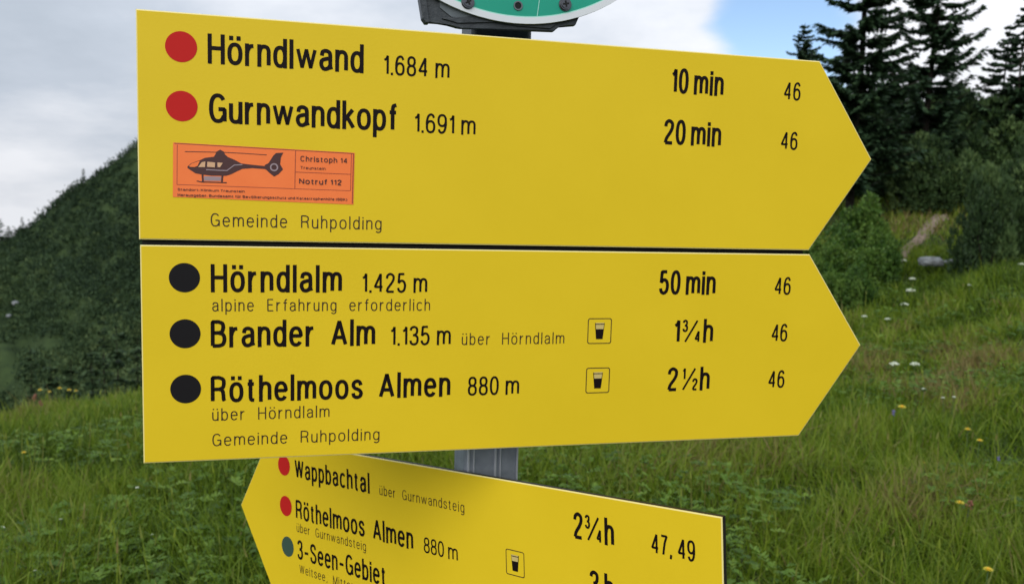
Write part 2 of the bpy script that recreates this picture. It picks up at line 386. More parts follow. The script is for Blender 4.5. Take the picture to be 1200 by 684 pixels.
POSES = [
 ([[0.96986, 8e-05, -0.24365], [0.24365, -0.00242, 0.96986], [-0.00051, -1.0, -0.00236]], [-0.4169, 0.96033, 0.20363]),
 ([[0.97097, -8e-05, -0.23921], [0.23921, 0.00242, 0.97097], [0.0005, -1.0, 0.00237]], [-0.4168, 0.96177, -0.0525]),
 ([[0.75807, 0.04891, 0.65034], [-0.64505, -0.0907, 0.75874], [0.0961, -0.99468, -0.03721]], [-0.47518, 1.48892, -0.41065])]
def sign_matrix(i, u, v):
    R_, t = POSES[i]; R_ = np.array(R_); t = np.array(t) + (0, 0, EYE)
    o = t + R_[:, 0] * u + R_[:, 1] * v
    X, Yv, Z = R_[:, 0], -R_[:, 1], -R_[:, 2]
    return Matrix(((X[0], Yv[0], Z[0], o[0]), (X[1], Yv[1], Z[1], o[1]), (X[2], Yv[2], Z[2], o[2]), (0, 0, 0, 1)))

def make_sign(i, label, left_tip=False):
    cu = ST - SW / 2 if left_tip else SW / 2
    root = empty('direction_sign', sign_matrix(i, cu, SH), label, 'direction sign', 'yellow hiking signs on the post')
    L = lambda u, v: (u - cu, SH - v)
    if left_tip: o_ = [(0, SH / 2), (ST - SW, SH), (ST, SH), (ST, 0), (ST - SW, 0)]
    else: o_ = [(0, 0), (0, SH), (SW, SH), (ST, SH / 2), (SW, 0)]
    poly = [L(*p) for p in o_]
    bm = bmesh.new(); bm_prism(bm, inset(poly, -.0001), -.008, -.0016); obj('core', bm, M['black_core'], root, 'black core of the board showing as a thin dark rim')
    # chamfer round the yellow face, its light-catching highlight painted in as pale colour
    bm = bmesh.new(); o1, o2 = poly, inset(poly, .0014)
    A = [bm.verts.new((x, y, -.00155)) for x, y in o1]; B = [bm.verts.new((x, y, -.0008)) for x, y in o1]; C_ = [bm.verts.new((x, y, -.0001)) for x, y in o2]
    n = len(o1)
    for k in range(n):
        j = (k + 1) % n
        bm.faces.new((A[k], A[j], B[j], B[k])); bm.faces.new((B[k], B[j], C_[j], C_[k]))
    obj('edge_strip', bm, M['edge_highlight'], root, 'bevelled edge of the yellow board with its highlight painted pale')
    bm = bmesh.new(); bm_prism(bm, inset(poly, .00135), -.0014, 0); obj('panel', bm, M['yellow'], root)
    return root, L
def marker(root, L, u, v, m, r_=.01665):
    bm = bmesh.new(); x, y = L(u, v); bm_poly(bm, circle(x, y, r_, 64), .0003)
    obj('route_marker', bm, M[m], root, {'red': 'round red route marker', 'dark_marker': 'round black route marker', 'slate_marker': 'round grey-green route marker'}[m])
def rrect(cx, cy, w, h, r_, n=6):
    P = []
    for sx, sy, a0 in ((1, 1, 0), (-1, 1, 90), (-1, -1, 180), (1, -1, 270)):
        for k in range(n + 1):
            a = math.radians(a0 + 90 * k / n); P.append((cx + sx * (w / 2 - r_) + r_ * math.cos(a), cy + sy * (h / 2 - r_) + r_ * math.sin(a)))
    return P
def mug(root, L, u, v, w, h):
    x, y = L(u, v)
    bm = bmesh.new(); o1, o2 = rrect(x, y, w, h, .003), rrect(x, y, w - .0022, h - .0022, .0022)
    a = [bm.verts.new((*p, .0003)) for p in o1]; b = [bm.verts.new((*p, .0003)) for p in o2]
    for k in range(len(o1)):
        j = (k + 1) % len(o1); bm.faces.new((a[k], a[j], b[j], b[k]))
    fr = obj('pictogram', bm, M['thin_ink'], root, 'square pictogram of a filled drinking glass')
    s = h / .0333
    bm = bmesh.new(); bm_poly(bm, [(x - .0066 * s, y + .0105 * s), (x - .0045 * s, y - .0105 * s), (x + .0045 * s, y - .0105 * s), (x + .0066 * s, y + .0105 * s)], .0003); obj('glass', bm, M['ink'], fr)
    bm = bmesh.new(); bm_poly(bm, [(x - .0056 * s, y + .0082 * s), (x - .0050 * s, y + .0025 * s), (x + .0050 * s, y + .0025 * s), (x + .0056 * s, y + .0082 * s)], .0006); obj('foam', bm, M['cream'], fr)
    bm = bmesh.new(); bm_poly(bm, [(x - .0059 * s, y + .0108 * s), (x - .0058 * s, y + .0094 * s), (x + .0058 * s, y + .0094 * s), (x + .0059 * s, y + .0108 * s)], .0009); obj('rim', bm, M['cream'], fr)

# --- top sign
s1, L1 = make_sign(0, 'topmost yellow hiking sign reading Hörndlwand, with an orange helicopter sticker')
for a in [('Hörndlwand', .0739, .2452, .0534, .0316, 'B'), ('1.684 m', .2678, .3461, .0534, .0224, 'M'), ('Gurnwandkopf', .0749, .2846, .1182, .0316, 'B'), ('1.691 m', .3048, .3791, .1182, .0224, 'M'),
          ('10 min', .6303, .7036, .0537, .0308, 'B'), ('46', .7906, .8152, .0532, .023, 'M'), ('20 min', .6237, .7036, .1181, .0308, 'B'), ('46', .7902, .8149, .1176, .023, 'M'),
          ('Gemeinde Ruhpolding', .0759, .268, .2340, .0146, 'S')]:
    letter(s1, *a, L1)
marker(s1, L1, .0462, .0371, 'red'); marker(s1, L1, .0462, .1015, 'red')
# --- orange rescue helicopter sticker on the top sign
def SP(px, py):            # photo-measured sticker layout -> metres on the sign face
    ex, ey = (px - 203) / 212.6, None
    s = ex * .1990
    t = (py - 167 - .0564 * (px - 203)) / 62.4 * .0602
    a = .0160
    return (.0369 + s * math.cos(a) - t * math.sin(a), .1417 + s * math.sin(a) + t * math.cos(a))
def SL(px, py): return L1(*SP(px, py))
def z5(P): return [SL(200 + x / 8.55, 160 + y / 8.55) for x, y in P]
def z4(P): return [SL(190 + x / 5.0, 150 + y / 5.0) for x, y in P]
bm = bmesh.new(); bm_poly(bm, [SL(203, 167), SL(203, 229.4), SL(415.6, 241.4), SL(415.6, 179)], .0004)
stick = obj('sticker', bm, M['orange'], s1, 'orange emergency sticker with a black helicopter')
for k, (P, w_) in enumerate((([(72, 90), (600, 120), (1122, 150)], .0010), ([(88, 98), (88, 326)], .0006), ([(88, 326), (1108, 373)], .0006), ([(1108, 152), (1108, 373)], .0006),
                             ([(770, 131), (770, 356)], .0007), ([(770, 258), (1108, 274)], .0006), ([(1121, 150), (1121, 450)], .0010))):
    bm = bmesh.new(); bm_line(bm, z4(P), w_, .0005 + k * .00004); obj('frame_line', bm, M['orange_dark'], stick)
bm = bmesh.new()
bm_poly(bm, z5([(165, 295), (200, 265), (290, 232), (330, 212), (420, 200), (440, 165), (445, 150), (480, 130), (515, 150), (530, 180), (560, 205), (620, 230), (690, 268), (800, 282), (950, 297), (955, 325), (890, 322), (800, 315), (700, 322), (640, 350), (590, 375), (540, 390), (400, 388), (300, 375), (240, 362), (200, 335), (165, 310)]), .0006)
bm_poly(bm, z4([(590, 216), (612, 205), (640, 160), (655, 146), (698, 144), (684, 172), (680, 212), (698, 242), (672, 270), (645, 284), (618, 262), (600, 245), (590, 240)]), .0007)
bm_line(bm, z5([(138, 149), (300, 152), (450, 156)]), .0007, .0007); bm_line(bm, z5([(510, 156), (720, 168), (940, 183)]), .0007, .0007)
for a, b in (((310, 375), (315, 445)), ((505, 385), (500, 455))): bm_line(bm, z5([a, b]), .0019, .0008)
bm_line(bm, z5([(255, 438), (300, 448), (420, 452), (548, 458)]), .0011, .0009)
obj('helicopter', bm, M['maroon_ink'], stick)
for P in ([(268, 302), (302, 255), (337, 247), (335, 302)], [(357, 250), (432, 258), (430, 306), (355, 300)], [(455, 257), (508, 262), (480, 306), (457, 302)]):
    bm = bmesh.new(); bm_poly(bm, z5(P), .0011); obj('window', bm, M['window_buff'], stick)
bm = bmesh.new()
bm_poly(bm, z5([(180, 290), (205, 268), (285, 240), (262, 290), (235, 302), (190, 300)]), .0010)
obj('nose', bm, M['orange'], stick)
bm = bmesh.new(); bm_poly(bm, z5([(325, 392), (492, 398), (488, 440), (325, 436)]), .0006); obj('skid_panel', bm, M['grey_print'], stick)
bm = bmesh.new(); bm_line(bm, z5([(345, 328), (480, 336), (550, 338), (620, 284), (700, 280)]), .0011, .0010); obj('stripe', bm, M['grey_print'], stick)
rc = z4([(645, 230)])[0]; bm = bmesh.new()
bm_ring(bm, circle(rc[0], rc[1], .0046, 24), circle(rc[0], rc[1], .0030, 24), .0007, .0011)
obj('tail_rotor', bm, M['grey_print'], stick)
def sticker_text(s, X0, Y0, X1, Y1, cappx, t=.15):
    a, b = Vector(SL(190 + X0 / 5, 150 + Y0 / 5)), Vector(SL(190 + X1 / 5, 150 + Y1 / 5))
    w = (b - a).length; me = text_mesh(s, w, cappx / 5 * .000955, t, 1.25)
    ang = math.atan2(b.y - a.y, b.x - a.x)
    me.transform(Matrix.Translation((a.x, a.y, .0010)) @ Matrix.Rotation(ang, 4, 'Z'))
    link('lettering', me, M['maroon_ink'], stick, 'small dark lettering reading %s' % s)
sticker_text('Christoph 14', 800, 195, 1084, 209, 33)
sticker_text('Traunstein', 800, 240, 952, 248, 17)
sticker_text('Notruf 112', 795, 329, 1052, 340, 34, .17)
sticker_text('Standort: Klinikum Traunstein', 92, 361, 475, 377, 15, .17)
sticker_text('Herausgeber: Bundesamt für Bevölkerungsschutz und Katastrophenhilfe (BBK)', 92, 393, 1088, 434, 16, .17)

# --- middle sign
s2, L2 = make_sign(1, 'middle yellow hiking sign reading Hörndlalm, with three black route dots')
for a in [('Hörndlalm', .0747, .2219, .0530, .0312, 'B'), ('1.425 m', .245, .3233, .0532, .0232, 'M'), ('alpine Erfahrung erforderlich', .0761, .3271, .0750, .0140, 'S'),
          ('Brander Alm', .0742, .2615, .1170, .0310, 'B'), ('1.135 m', .2793, .3534, .1173, .0232, 'M'), ('über Hörndlalm', .3672, .4991, .1176, .0144, 'S'),
          ('Röthelmoos Almen', .0737, .3541, .1816, .0306, 'B'), ('880 m', .3761, .4417, .1813, .0232, 'M'),
          ('über Hörndlalm', .0751, .2082, .2028, .0142, 'S'), ('Gemeinde Ruhpolding', .0751, .2679, .2330, .0144, 'S'),
          ('50 min', .625, .7049, .0550, .0309, 'B'), ('46', .7913, .8156, .0550, .0234, 'M'), ('1¾h', .6482, .7047, .1186, .0306, 'B'), ('46', .7908, .8146, .1184, .0235, 'M'),
          ('2½h', .6428, .7032, .1825, .0308, 'B'), ('46', .7899, .8144, .1820, .0236, 'M')]:
    letter(s2, *a, L2)
for v in (.0364, .1005, .1645): marker(s2, L2, .0465, v, 'dark_marker')
mug(s2, L2, .5459, .1017, .0322, .0330); mug(s2, L2, .5459, .1657, .0322, .0332)

# --- lower sign pointing left
s3, L3 = make_sign(2, 'lowest yellow hiking sign pointing left and turned away, reading Wappbachtal', True)
for a in [('Wappbachtal', .1641, .3527, .0556, .0300, 'B'), ('über Gurnwandsteig', .3751, .5491, .0540, .0140, 'S'), ('Röthelmoos Almen', .1642, .446, .1232, .0308, 'B'), ('880 m', .468, .5348, .1224, .0215, 'M'),
          ('über Gurnwandsteig', .1656, .3408, .1440, .0140, 'S'), ('3-Seen-Gebiet', .1662, .3852, .1886, .0308, 'B'), ('Weitsee, Mittersee', .1708, .3404, .2110, .0140, 'S'),
          ('2¾h', .7326, .7914, .0563, .0314, 'B'), ('47, 49', .8416, .897, .0543, .0226, 'M'), ('3 h', .7549, .7897, .1218, .0309, 'B')]:
    letter(s3, *a, L3)
marker(s3, L3, .1338, .0392, 'red'); marker(s3, L3, .1363, .1062, 'red'); marker(s3, L3, .1390, .1734, 'slate_marker')
mug(s3, L3, .6377, .1050, .0312, .0330)

# ------------------------------------------------------------------ the post
PX, PY, YAW = -.0315, 1.205, math.radians(14)
pm = Matrix.Translation((PX, PY, 0)) @ Matrix.Rotation(YAW, 4, 'Z')
post = empty('signpost', pm, 'grey galvanised metal post behind the yellow hiking signs', 'post')
PW = .078
bm = bmesh.new(); bm_prism(bm, rrect(0, 0, PW, PW, .006), -.12, EYE + .262); obj('tube', bm, M['galv'], post)
for x0, x1 in ((-.0345, -.0315), (-.0265, -.0245), (.0035, .0065), (.0110, .0130), (.0350, .0372)):
    bm = bmesh.new(); bm_prism(bm, rrect((x0 + x1) / 2, -PW / 2 - .001, x1 - x0, .005, .0009, 3), 0.02, EYE + .189); obj('ridge', bm, M['galv_light'], post)
bm = bmesh.new(); bm_prism(bm, rrect(0, 0, PW + .004, PW + .004, .008), EYE + .19, EYE + .268); obj('sleeve', bm, M['dark_plastic'], post, 'dark sleeve round the top of the post')
for zc in (EYE + .12, EYE - .16, EYE - .53):    # clamps that carry the signs
    bm = bmesh.new(); bm_ring(bm, rrect(0, 0, PW + .014, PW + .014, .008), rrect(0, 0, PW + .006, PW + .006, .006), zc - .02, zc + .02)
    bm_prism(bm, rrect(0, -.072, .05, .056, .004), zc - .015, zc + .015); obj('clamp', bm, M['galv'], post)

rl = sign_matrix(0, SW / 2, SH + .003)
bm = bmesh.new(); bm_prism(bm, [(-.4190, -.016), (.4180, -.016), (.4180, .016), (-.4190, .016)], -.030, -.0095)
ro = obj('mounting_rail', bm, M['black_core'], post, 'dark rail behind the joint of the two upper signs'); ro['_rail'] = 1

# ------------------------------------------------------------------ round green sign and its bracket on top of the post
BU, BV, BR = .4263, -.251, .234
rs = empty('round_sign', sign_matrix(0, BU, .01), 'round green sign with white border above the top yellow sign', 'sign')
LB = lambda u, v: (u - BU, .01 - v)
cx, cy = LB(BU, BV)
bm = bmesh.new(); bm_prism(bm, circle(cx, cy, BR - .0072, 128), -.002, 0); obj('disc', bm, M['badge_green'], rs)
bm = bmesh.new(); bm_ring(bm, circle(cx, cy, BR, 128), circle(cx, cy, BR - .0075, 128), -.0035, .0008); obj('border', bm, M['badge_white'], rs)
bm = bmesh.new(); bm_ring(bm, circle(cx, cy, BR - .0074, 128), circle(cx, cy, BR - .0088, 128), -.0005, .0005); obj('inner_line', bm, M['badge_mint'], rs)
def screw(u, v, rot):
    x, y = LB(u, v); bm = bmesh.new()
    for r_, z0, z1 in ((.0080, 0.0002, .0012), (.0068, .0012, .0036), (.0052, .0036, .0048)): bm_prism(bm, circle(x, y, r_, 28), z0, z1)
    s_ = obj('screw', bm, M['screw'], rs)
    bm = bmesh.new()
    for k in (0, 1):
        a = rot + k * math.pi / 2; dx, dy = math.cos(a), math.sin(a); px_, py_ = -dy, dx
        bm_poly(bm, [(x + dx * .0038 * q + px_ * .0011 * w_, y + dy * .0038 * q + py_ * .0011 * w_) for q, w_ in ((1, 1), (-1, 1), (-1, -1), (1, -1))], .0050 + k * .0002)
    obj('cross_slot', bm, M['black'], s_)
screw(.3663, -.0365, .5); screw(.4867, -.0440, .2)
x, y = LB(.4278, -.0378)
bm = bmesh.new(); bm_ring(bm, circle(x, y, .0056, 32), circle(x, y, .0040, 32), .0002, .0012); ho = obj('eyelet', bm, M['grey_plastic'], rs)
bm = bmesh.new(); bm_poly(bm, circle(x, y, .0041, 24), .0004); obj('hole', bm, M['black'], ho)
bm = bmesh.new(); bm_line(bm, [LB(.4585, -.09), LB(.4542, -.047), LB(.4517, -.0250)], .0009, .0006); obj('scratch', bm, M['badge_mint'], rs, 'thin pale vertical line scratched in the green')
# bracket: dark cast housing behind the disc
def pr(P, z0, z1, m, name, bev=.0012, lab=None):
    bm = bmesh.new(); bm_prism(bm, [LB(*p) for p in P][::-1], z0, z1)
    if bev: bmesh.ops.bevel(bm, geom=[e for e in bm.edges], offset=bev, segments=2, affect='EDGES', profile=.6)
    bmesh.ops.recalc_face_normals(bm, faces=bm.faces)
    return obj(name, bm, M[m], rs, lab)
pr([(.3115, -.16), (.3125, -.0375), (.3168, -.0160), (.3190, -.0112), (.3440, -.0122), (.3545, -.0080), (.3600, -.0080), (.476, -.0125), (.4825, -.0205), (.5030, -.0215), (.5100, -.0380), (.5130, -.16)], -.0150, -.0058, 'dark_plastic', 'bracket_plate', .0015, 'dark stepped bracket plate')
pr([(.3240, -.15), (.3340, -.0290), (.3480, -.0195), (.3900, -.0180), (.4000, -.0250), (.4000, -.15)], -.0056, -.0044, 'grey_plastic', 'bracket_web', .0003, 'grey inner web of the bracket')
pr([(.3075, -.16), (.3090, -.0370), (.3130, -.0150), (.3170, -.0098), (.3215, -.0102), (.3160, -.0370), (.3150, -.16)], -.0165, -.0010, 'dark_plastic', 'bracket_lip', .0010)
pr([(.3360, -.0168), (.3560, -.0128), (.4000, -.0180), (.4300, -.0150), (.4700, -.0150), (.4790, -.0215), (.3900, -.0250)], -.0057, -.0036, 'dark_plastic', 'bracket_rib', .0006)

# ------------------------------------------------------------------ the ground
TA = np.array([-.95, -.65, -.45, -.2, 0, .2, .35, .45, .6, .9])
TD = np.array([0, 2, 4, 7, 10, 14, 20, 26, 35, 50, 80])
TZ = np.array([
 [-1.65] * 10,
 [-1.70, -1.70, -1.70, -1.68, -1.67, -1.67, -1.67, -1.67, -1.67, -1.67],
 [-1.9, -1.85, -1.83, -1.78, -1.75, -1.75, -1.75, -1.75, -1.75, -1.75],
 [-2.2, -2.10, -2.05, -1.95, -1.90, -1.85, -1.85, -1.82, -1.76, -1.7],
 [-2.80, -2.70, -2.62, -2.4, -2.08, -2.0, -1.98, -1.88, -1.66, -1.5],
 [-3.65, -3.50, -3.38, -3.05, -2.6, -2.30, -2.10, -1.84, -1.38, -1.05],
 [-5.2, -5.0, -4.8, -4.0, -3.0, -2.45, -1.85, -1.45, -.84, -.35],
 [-8, -8, -8, -6.2, -4.0, -2.2, -.9, -.15, .15, .5],
 [-13, -13, -12.5, -10, -5.0, -1.4, 1.4, 2.0, 1.7, 2],
 [-22, -22, -21, -17, -7, 0.5, 4.2, 5.2, 5.0, 5],
 [-40, -38, -36, -30, -12, 1.0, 6, 8, 8, 7]], float)
def _smooth(x): return x * x * (3 - 2 * x)
def ground_rel(x, y):
    """ground height relative to the eye"""
    x, y = np.asarray(x, float), np.asarray(y, float)
    dd = np.hypot(x, y)
    az = np.arctan2(x, np.maximum(y, -1e9)); A = np.arctan(TA)
    az = np.clip(np.where(y < 0, np.clip(az, -2.0, 2.0), az), A[0], A[-1])
    dd_ = np.clip(dd, 0, 79.99)
    ia = np.clip(np.searchsorted(A, az) - 1, 0, len(A) - 2); fa = _smooth((az - A[ia]) / (A[ia + 1] - A[ia]))
    i_ = np.clip(np.searchsorted(TD, dd_, 'right') - 1, 0, len(TD) - 2); t = (dd_ - TD[i_]) / (TD[i_ + 1] - TD[i_])
    def col(k):
        z = TZ[:, k] if np.isscalar(k) else None
        p0, p1 = TZ[i_, k], TZ[i_ + 1, k]
        h = (TD[i_ + 1] - TD[i_])
        im, ip = np.clip(i_ - 1, 0, None), np.clip(i_ + 2, None, len(TD) - 1)
        m0 = (p1 - TZ[im, k]) / np.maximum(TD[i_ + 1] - TD[im], 1e-6) * h; m1 = (TZ[ip, k] - p0) / np.maximum(TD[ip] - TD[i_], 1e-6) * h
        return (2 * t ** 3 - 3 * t ** 2 + 1) * p0 + (t ** 3 - 2 * t ** 2 + t) * m0 + (-2 * t ** 3 + 3 * t ** 2) * p1 + (t ** 3 - t ** 2) * m1
    z = col(ia) * (1 - fa) + col(ia + 1) * fa
    und = .05 * np.sin(x * 1.3 + .5) * np.cos(y * 1.1) + .08 * np.sin(x * .37 + y * .29) + .03 * np.sin(x * 3.1 + y * 2.3)
    return z + und * np.clip((dd - 2.5) / 5, 0, 1) * 1.0
def gz(x, y): return ground_rel(x, y) + EYE
ddg = np.concatenate([np.linspace(0.001, 30, 120), np.linspace(30.5, 80, 60)])
aa = np.linspace(-math.pi, math.pi, 241)[:-1]
DD, AA = np.meshgrid(ddg, aa, indexing='ij')
GX, GY = DD * np.sin(AA), DD * np.cos(AA)
tag(link('ground', grid_mesh('ground', GX, GY, gz(GX, GY), True), M['ground']), kind='structure')
post.matrix_world = Matrix.Translation((PX, PY, float(gz(PX, PY)) * 0)) @ Matrix.Rotation(YAW, 4, 'Z')

ro.matrix_parent_inverse = post.matrix_world.inverted(); ro.matrix_basis = rl; del ro['_rail']

def ray(px, py):
    v = CR @ np.array([(px - 600) / FPX, (py - 342) / FPX, 1.0]); return v / math.hypot(v[0], v[1])
def hit(px, py):
    """where the line of sight through a photo pixel meets the ground"""
    v = ray(px, py)
    for k in range(1, 1600):
        s = 1.5 + k * .05
        if ground_rel(v[0] * s, v[1] * s) >= v[2] * s: break
    return v[0] * s, v[1] * s, float(gz(v[0] * s, v[1] * s)), s

# far mountain: a ring of terrain, its ridge height given per azimuth
_rp = [(-60, 300), (-20, 285), (8, 279), (22, 272), (35, 264), (50, 252), (65, 239), (80, 225), (97, 214), (115, 204), (130, 193), (145, 182), (160, 171), (260, 105), (330, 72), (450, 62), (700, 85), (800, 110)]
_rv = [ray(*p) for p in _rp]
RA = np.array([-180, -120, -60, -42] + [math.degrees(math.atan2(v[0], v[1])) for v in _rv] + [20, 40, 90, 180])
RE = np.array([.02, .03, .0, -.06] + [v[2] - (.001 if p[0] < 60 else .001 - .001 * min(1, (p[0] - 60) / 60)) for v, p in zip(_rv, _rp)] + [.05, .05, .04, .02])
def ridge(az): return np.interp(np.degrees(az), RA, RE)
def mount_rel(az, dd):
    d0, d1 = 70.0, 190.0
    zr = ridge(az) * d1
    lump = 1.6 * np.sin(az * 60 + dd * .05) * np.sin(dd * .11 + az * 23) + .9 * np.sin(az * 151 + 1.3) * np.cos(dd * .23)
    t = np.clip((dd - d0) / (d1 - d0), 0, 1)
    base = -34 + (zr + 34) * (t ** 1.35)
    far = np.clip((dd - d1) / 300, 0, 1)
    z = np.where(dd > d1, zr - far * (zr + 160) - np.maximum(dd - 490, 0) * .25, base)
    return z + lump * np.clip((dd - d0) / 40, 0, 1) * np.clip((d1 - dd) / 25, 0, 1)
dm = np.concatenate([np.linspace(62, 195, 110), np.linspace(200, 520, 20), np.array([700, 1200, 2500, 5000])])
am = np.radians(np.concatenate([np.linspace(-180, -50, 60)[:-1], np.linspace(-50, 30, 260)[:-1], np.linspace(30, 180, 60)[:-1]]))
DM, AM = np.meshgrid(dm, am, indexing='ij')
tag(link('mountain', grid_mesh('mountain', DM * np.sin(AM), DM * np.cos(AM), mount_rel(AM, DM) + EYE, True), M['mount']), kind='structure')

# ------------------------------------------------------------------ foliage generators (numpy, one mesh each)
def tri_fan_blades(P, D, S, L, Wd, tint, bend=.0):
    """N blades: base P, direction D (unit), side S (unit), length L, width Wd -> 3 triangles each"""
    n = len(P)
    L, Wd = L[:, None], Wd[:, None]
    b0, b1 = P - S * Wd / 2, P + S * Wd / 2
    up = np.array([0, 0, 1.0])
    mid = P + D * L * .55
    tip = P + D * L + np.asarray(bend).reshape(-1, 1) * L * (np.cross(S, D))
    m0, m1 = mid - S * Wd * .42, mid + S * Wd * .42
    V = np.stack([b0, b1, m0, m1, tip], 1).reshape(-1, 3)
    k = np.arange(n)[:, None] * 5
    F = (k + np.array([0, 1, 3, 2, 2, 3, 4])).reshape(-1)
    sizes = np.tile([4, 3], n)
    return V, F, sizes, np.repeat(tint, 5)
def join(parts):
    V, F, S_, T = [], [], [], []; off = 0
    for v, f_, s, t in parts: V.append(v); F.append(f_ + off); S_.append(s); T.append(t); off += len(v)
    return np.concatenate(V), np.concatenate(F), np.concatenate(S_), np.concatenate(T)
def unit(v): return v / np.maximum(np.linalg.norm(v, axis=-1, keepdims=True), 1e-9)
def fbm(x, y, s, seed=0):
    return np.array([noise.noise(Vector((a * s + seed, b * s, seed * 1.7))) for a, b in zip(x, y)])

# --- meadow grass
DRY = [(*hit(px, py)[:2], rr, a) for px, py, rr, a in ((1120, 400, 3.2, .30), (1030, 450, 1.4, .34), (1090, 480, 1.6, .24), (1180, 430, 2.5, .22), (30, 500, 2.2, .35), (60, 560, .8, .32), (1150, 620, .7, .25))]   # drier patches
def wedge(n, t0, t1, d0, d1, p=.35):
    t = RNG.uniform(t0, t1, n); a = np.arctan(t); u = RNG.uniform(0, 1, n)
    dd = (d0 ** (1 - p) + u * (d1 ** (1 - p) - d0 ** (1 - p))) ** (1 / (1 - p)) if p != 1 else d0 * (d1 / d0) ** u
    return dd * np.sin(a), dd * np.cos(a), dd
def path_mask(x, y):   # bare earth of the path
    return np.zeros(len(x), bool)
def grass(n, t0, t1, d0, d1, p, hmin, hmax, tb):
    x, y, dd = wedge(n, t0, t1, d0, d1, p)
    c1 = fbm(x, y, .45, 3); c2 = fbm(x, y, 1.7, 8); c3 = fbm(x, y, .22, 14)
    keep = RNG.uniform(-.75, 1, n) < (c2 * 1.3 + .55)
    x, y, dd, c1, c2, c3 = (q[keep] for q in (x, y, dd, c1, c2, c3)); n = len(x)
    keep = ~path_mask(x, y)
    x, y, dd, c1, c2, c3 = (q[keep] for q in (x, y, dd, c1, c2, c3)); n = len(x)
    z = gz(x, y) - .01
    P = np.stack([x, y, z], 1)
    lean = RNG.normal(0, .48, (n, 2)) + np.stack([c2, c1], 1) * .5
    D = unit(np.stack([lean[:, 0], lean[:, 1], np.ones(n)], 1))
    th = RNG.uniform(0, math.pi, n); S_ = np.stack([np.cos(th), np.sin(th), np.zeros(n)], 1); S_ = unit(S_ - D * (S_ * D).sum(1, keepdims=True))
    h = RNG.uniform(hmin, hmax, n) * (1 + .55 * c1) * (1 + .3 * c2)
    w = (.0034 + .0009 * dd) * RNG.uniform(.7, 1.5, n)
    dry = sum(a_ * np.exp(-((x - cx_) ** 2 + (y - cy_) ** 2) / r2_ ** 2) for cx_, cy_, r2_, a_ in DRY) * (.7 + 1.2 * c2 + .6 * c1)
    tint = np.clip(.38 + dry + tb + .62 * c3 + .25 * c2 + RNG.normal(0, .20, n) , 0, 1)
    return tri_fan_blades(P, D, S_, h, w, tint, RNG.normal(0, .45, n))
V = join([grass(190000, -.85, .02, 2.3, 16.5, .30, .12, .34, 0.02), grass(220000, -.02, .85, 2.3, 23, .30, .10, .30, .02), grass(50000, .15, .75, 16, 40, .1, .14, .32, .05), grass(30000, -.25, .40, 16, 70, .3, .14, .32, .05), grass(26000, -.8, .0, 11.5, 17, 0, .22, .42, .20)])
tag(link('meadow_grass', npmesh('meadow_grass', *V[:3], V[3]), M['grass']), 'long green meadow grass covering the slope behind the signs', 'grass', kind='stuff')
# tall pale stalks with seed heads
def stalks(n, t0, t1, d0, d1, hm):
    x, y, dd = wedge(n, t0, t1, d0, d1, .5)
    P = np.stack([x, y, gz(x, y)], 1); D = unit(np.stack([RNG.normal(0, .13, n), RNG.normal(0, .13, n), np.ones(n)], 1))
    th = RNG.uniform(0, math.pi, n); S_ = np.stack([np.cos(th), np.sin(th), np.zeros(n)], 1)
    h = RNG.uniform(.30, hm, n); a = tri_fan_blades(P, D, S_, h, .003 + .0006 * dd, RNG.uniform(.72, 1, n), RNG.normal(0, .08, n))
    P2 = P + D * h[:, None] * .86
    b = tri_fan_blades(P2, D, S_, h * .14, .005 + .0010 * dd, RNG.uniform(.80, 1, n), RNG.normal(0, .15, n))
    return join([a, b])
V = join([stalks(500, -.75, 0, 3, 15, .5), stalks(450, 0, .75, 3, 18, .42)])
tag(link('grass_stalks', npmesh('grass_stalks', *V[:3], V[3]), M['grass']), 'thin straw coloured grass stalks standing above the meadow', 'grass', kind='stuff')
# broad leaved herbs: pinnate leaves made of small leaflets
def herbs(n, t0, t1, d0, d1, size, dens, seed):
    x, y, dd = wedge(n * 3, t0, t1, d0, d1, .5)
    m = fbm(x, y, .8, seed) > dens; x, y, dd = x[m][:n], y[m][:n], dd[m][:n]; parts = []
    n = len(x); nl = 9
    base = np.stack([x, y, gz(x, y) + RNG.uniform(.02, .26, n)], 1)
    th = RNG.uniform(0, 2 * math.pi, n); el = RNG.uniform(.2, 1.0, n)
    D = np.stack([np.cos(th) * np.cos(el), np.sin(th) * np.cos(el), np.sin(el)], 1); Sd = np.stack([-np.sin(th), np.cos(th), np.zeros(n)], 1)
    L = RNG.uniform(.6, 1.3, n) * size; tn = np.clip(RNG.normal(.5, .22, n), 0, 1)
    for k in range(nl):
        s = (k // 2 + 1) / (nl // 2 + 1.0); side = 0 if k == nl - 1 else (1 if k % 2 else -1)
        P = base + D * (L * s)[:, None] - np.array([0, 0, 1]) * (L * s * s * .45)[:, None]
        Dl = unit(D * (.7 if side else 1) + Sd * side * .8 + RNG.normal(0, .12, (n, 3)))
        Sl = unit(np.cross(Dl, np.array([0, 0, 1.0]) + RNG.normal(0, .3, (n, 3))))
        parts.append(tri_fan_blades(P, Dl, Sl, L * (.38 - .2 * abs(s - .5)), L * .13, np.clip(tn + RNG.normal(0, .1, n), 0, 1), RNG.normal(-.2, .15, n)))
    return join(parts)
V = join([herbs(3000, -.70, .0, 2.6, 12, .095, -.05, 5), herbs(700, -.62, -.10, 2.6, 5, .11, .05, 6), herbs(2600, .0, .75, 2.8, 12, .085, .02, 9), herbs(2600, .20, .75, 9, 24, .13, .02, 12)])
tag(link('meadow_herbs', npmesh('meadow_herbs', *V[:3], V[3]), M['herb']), 'leafy green herbs growing low between the meadow grass', 'herbs', kind='stuff')

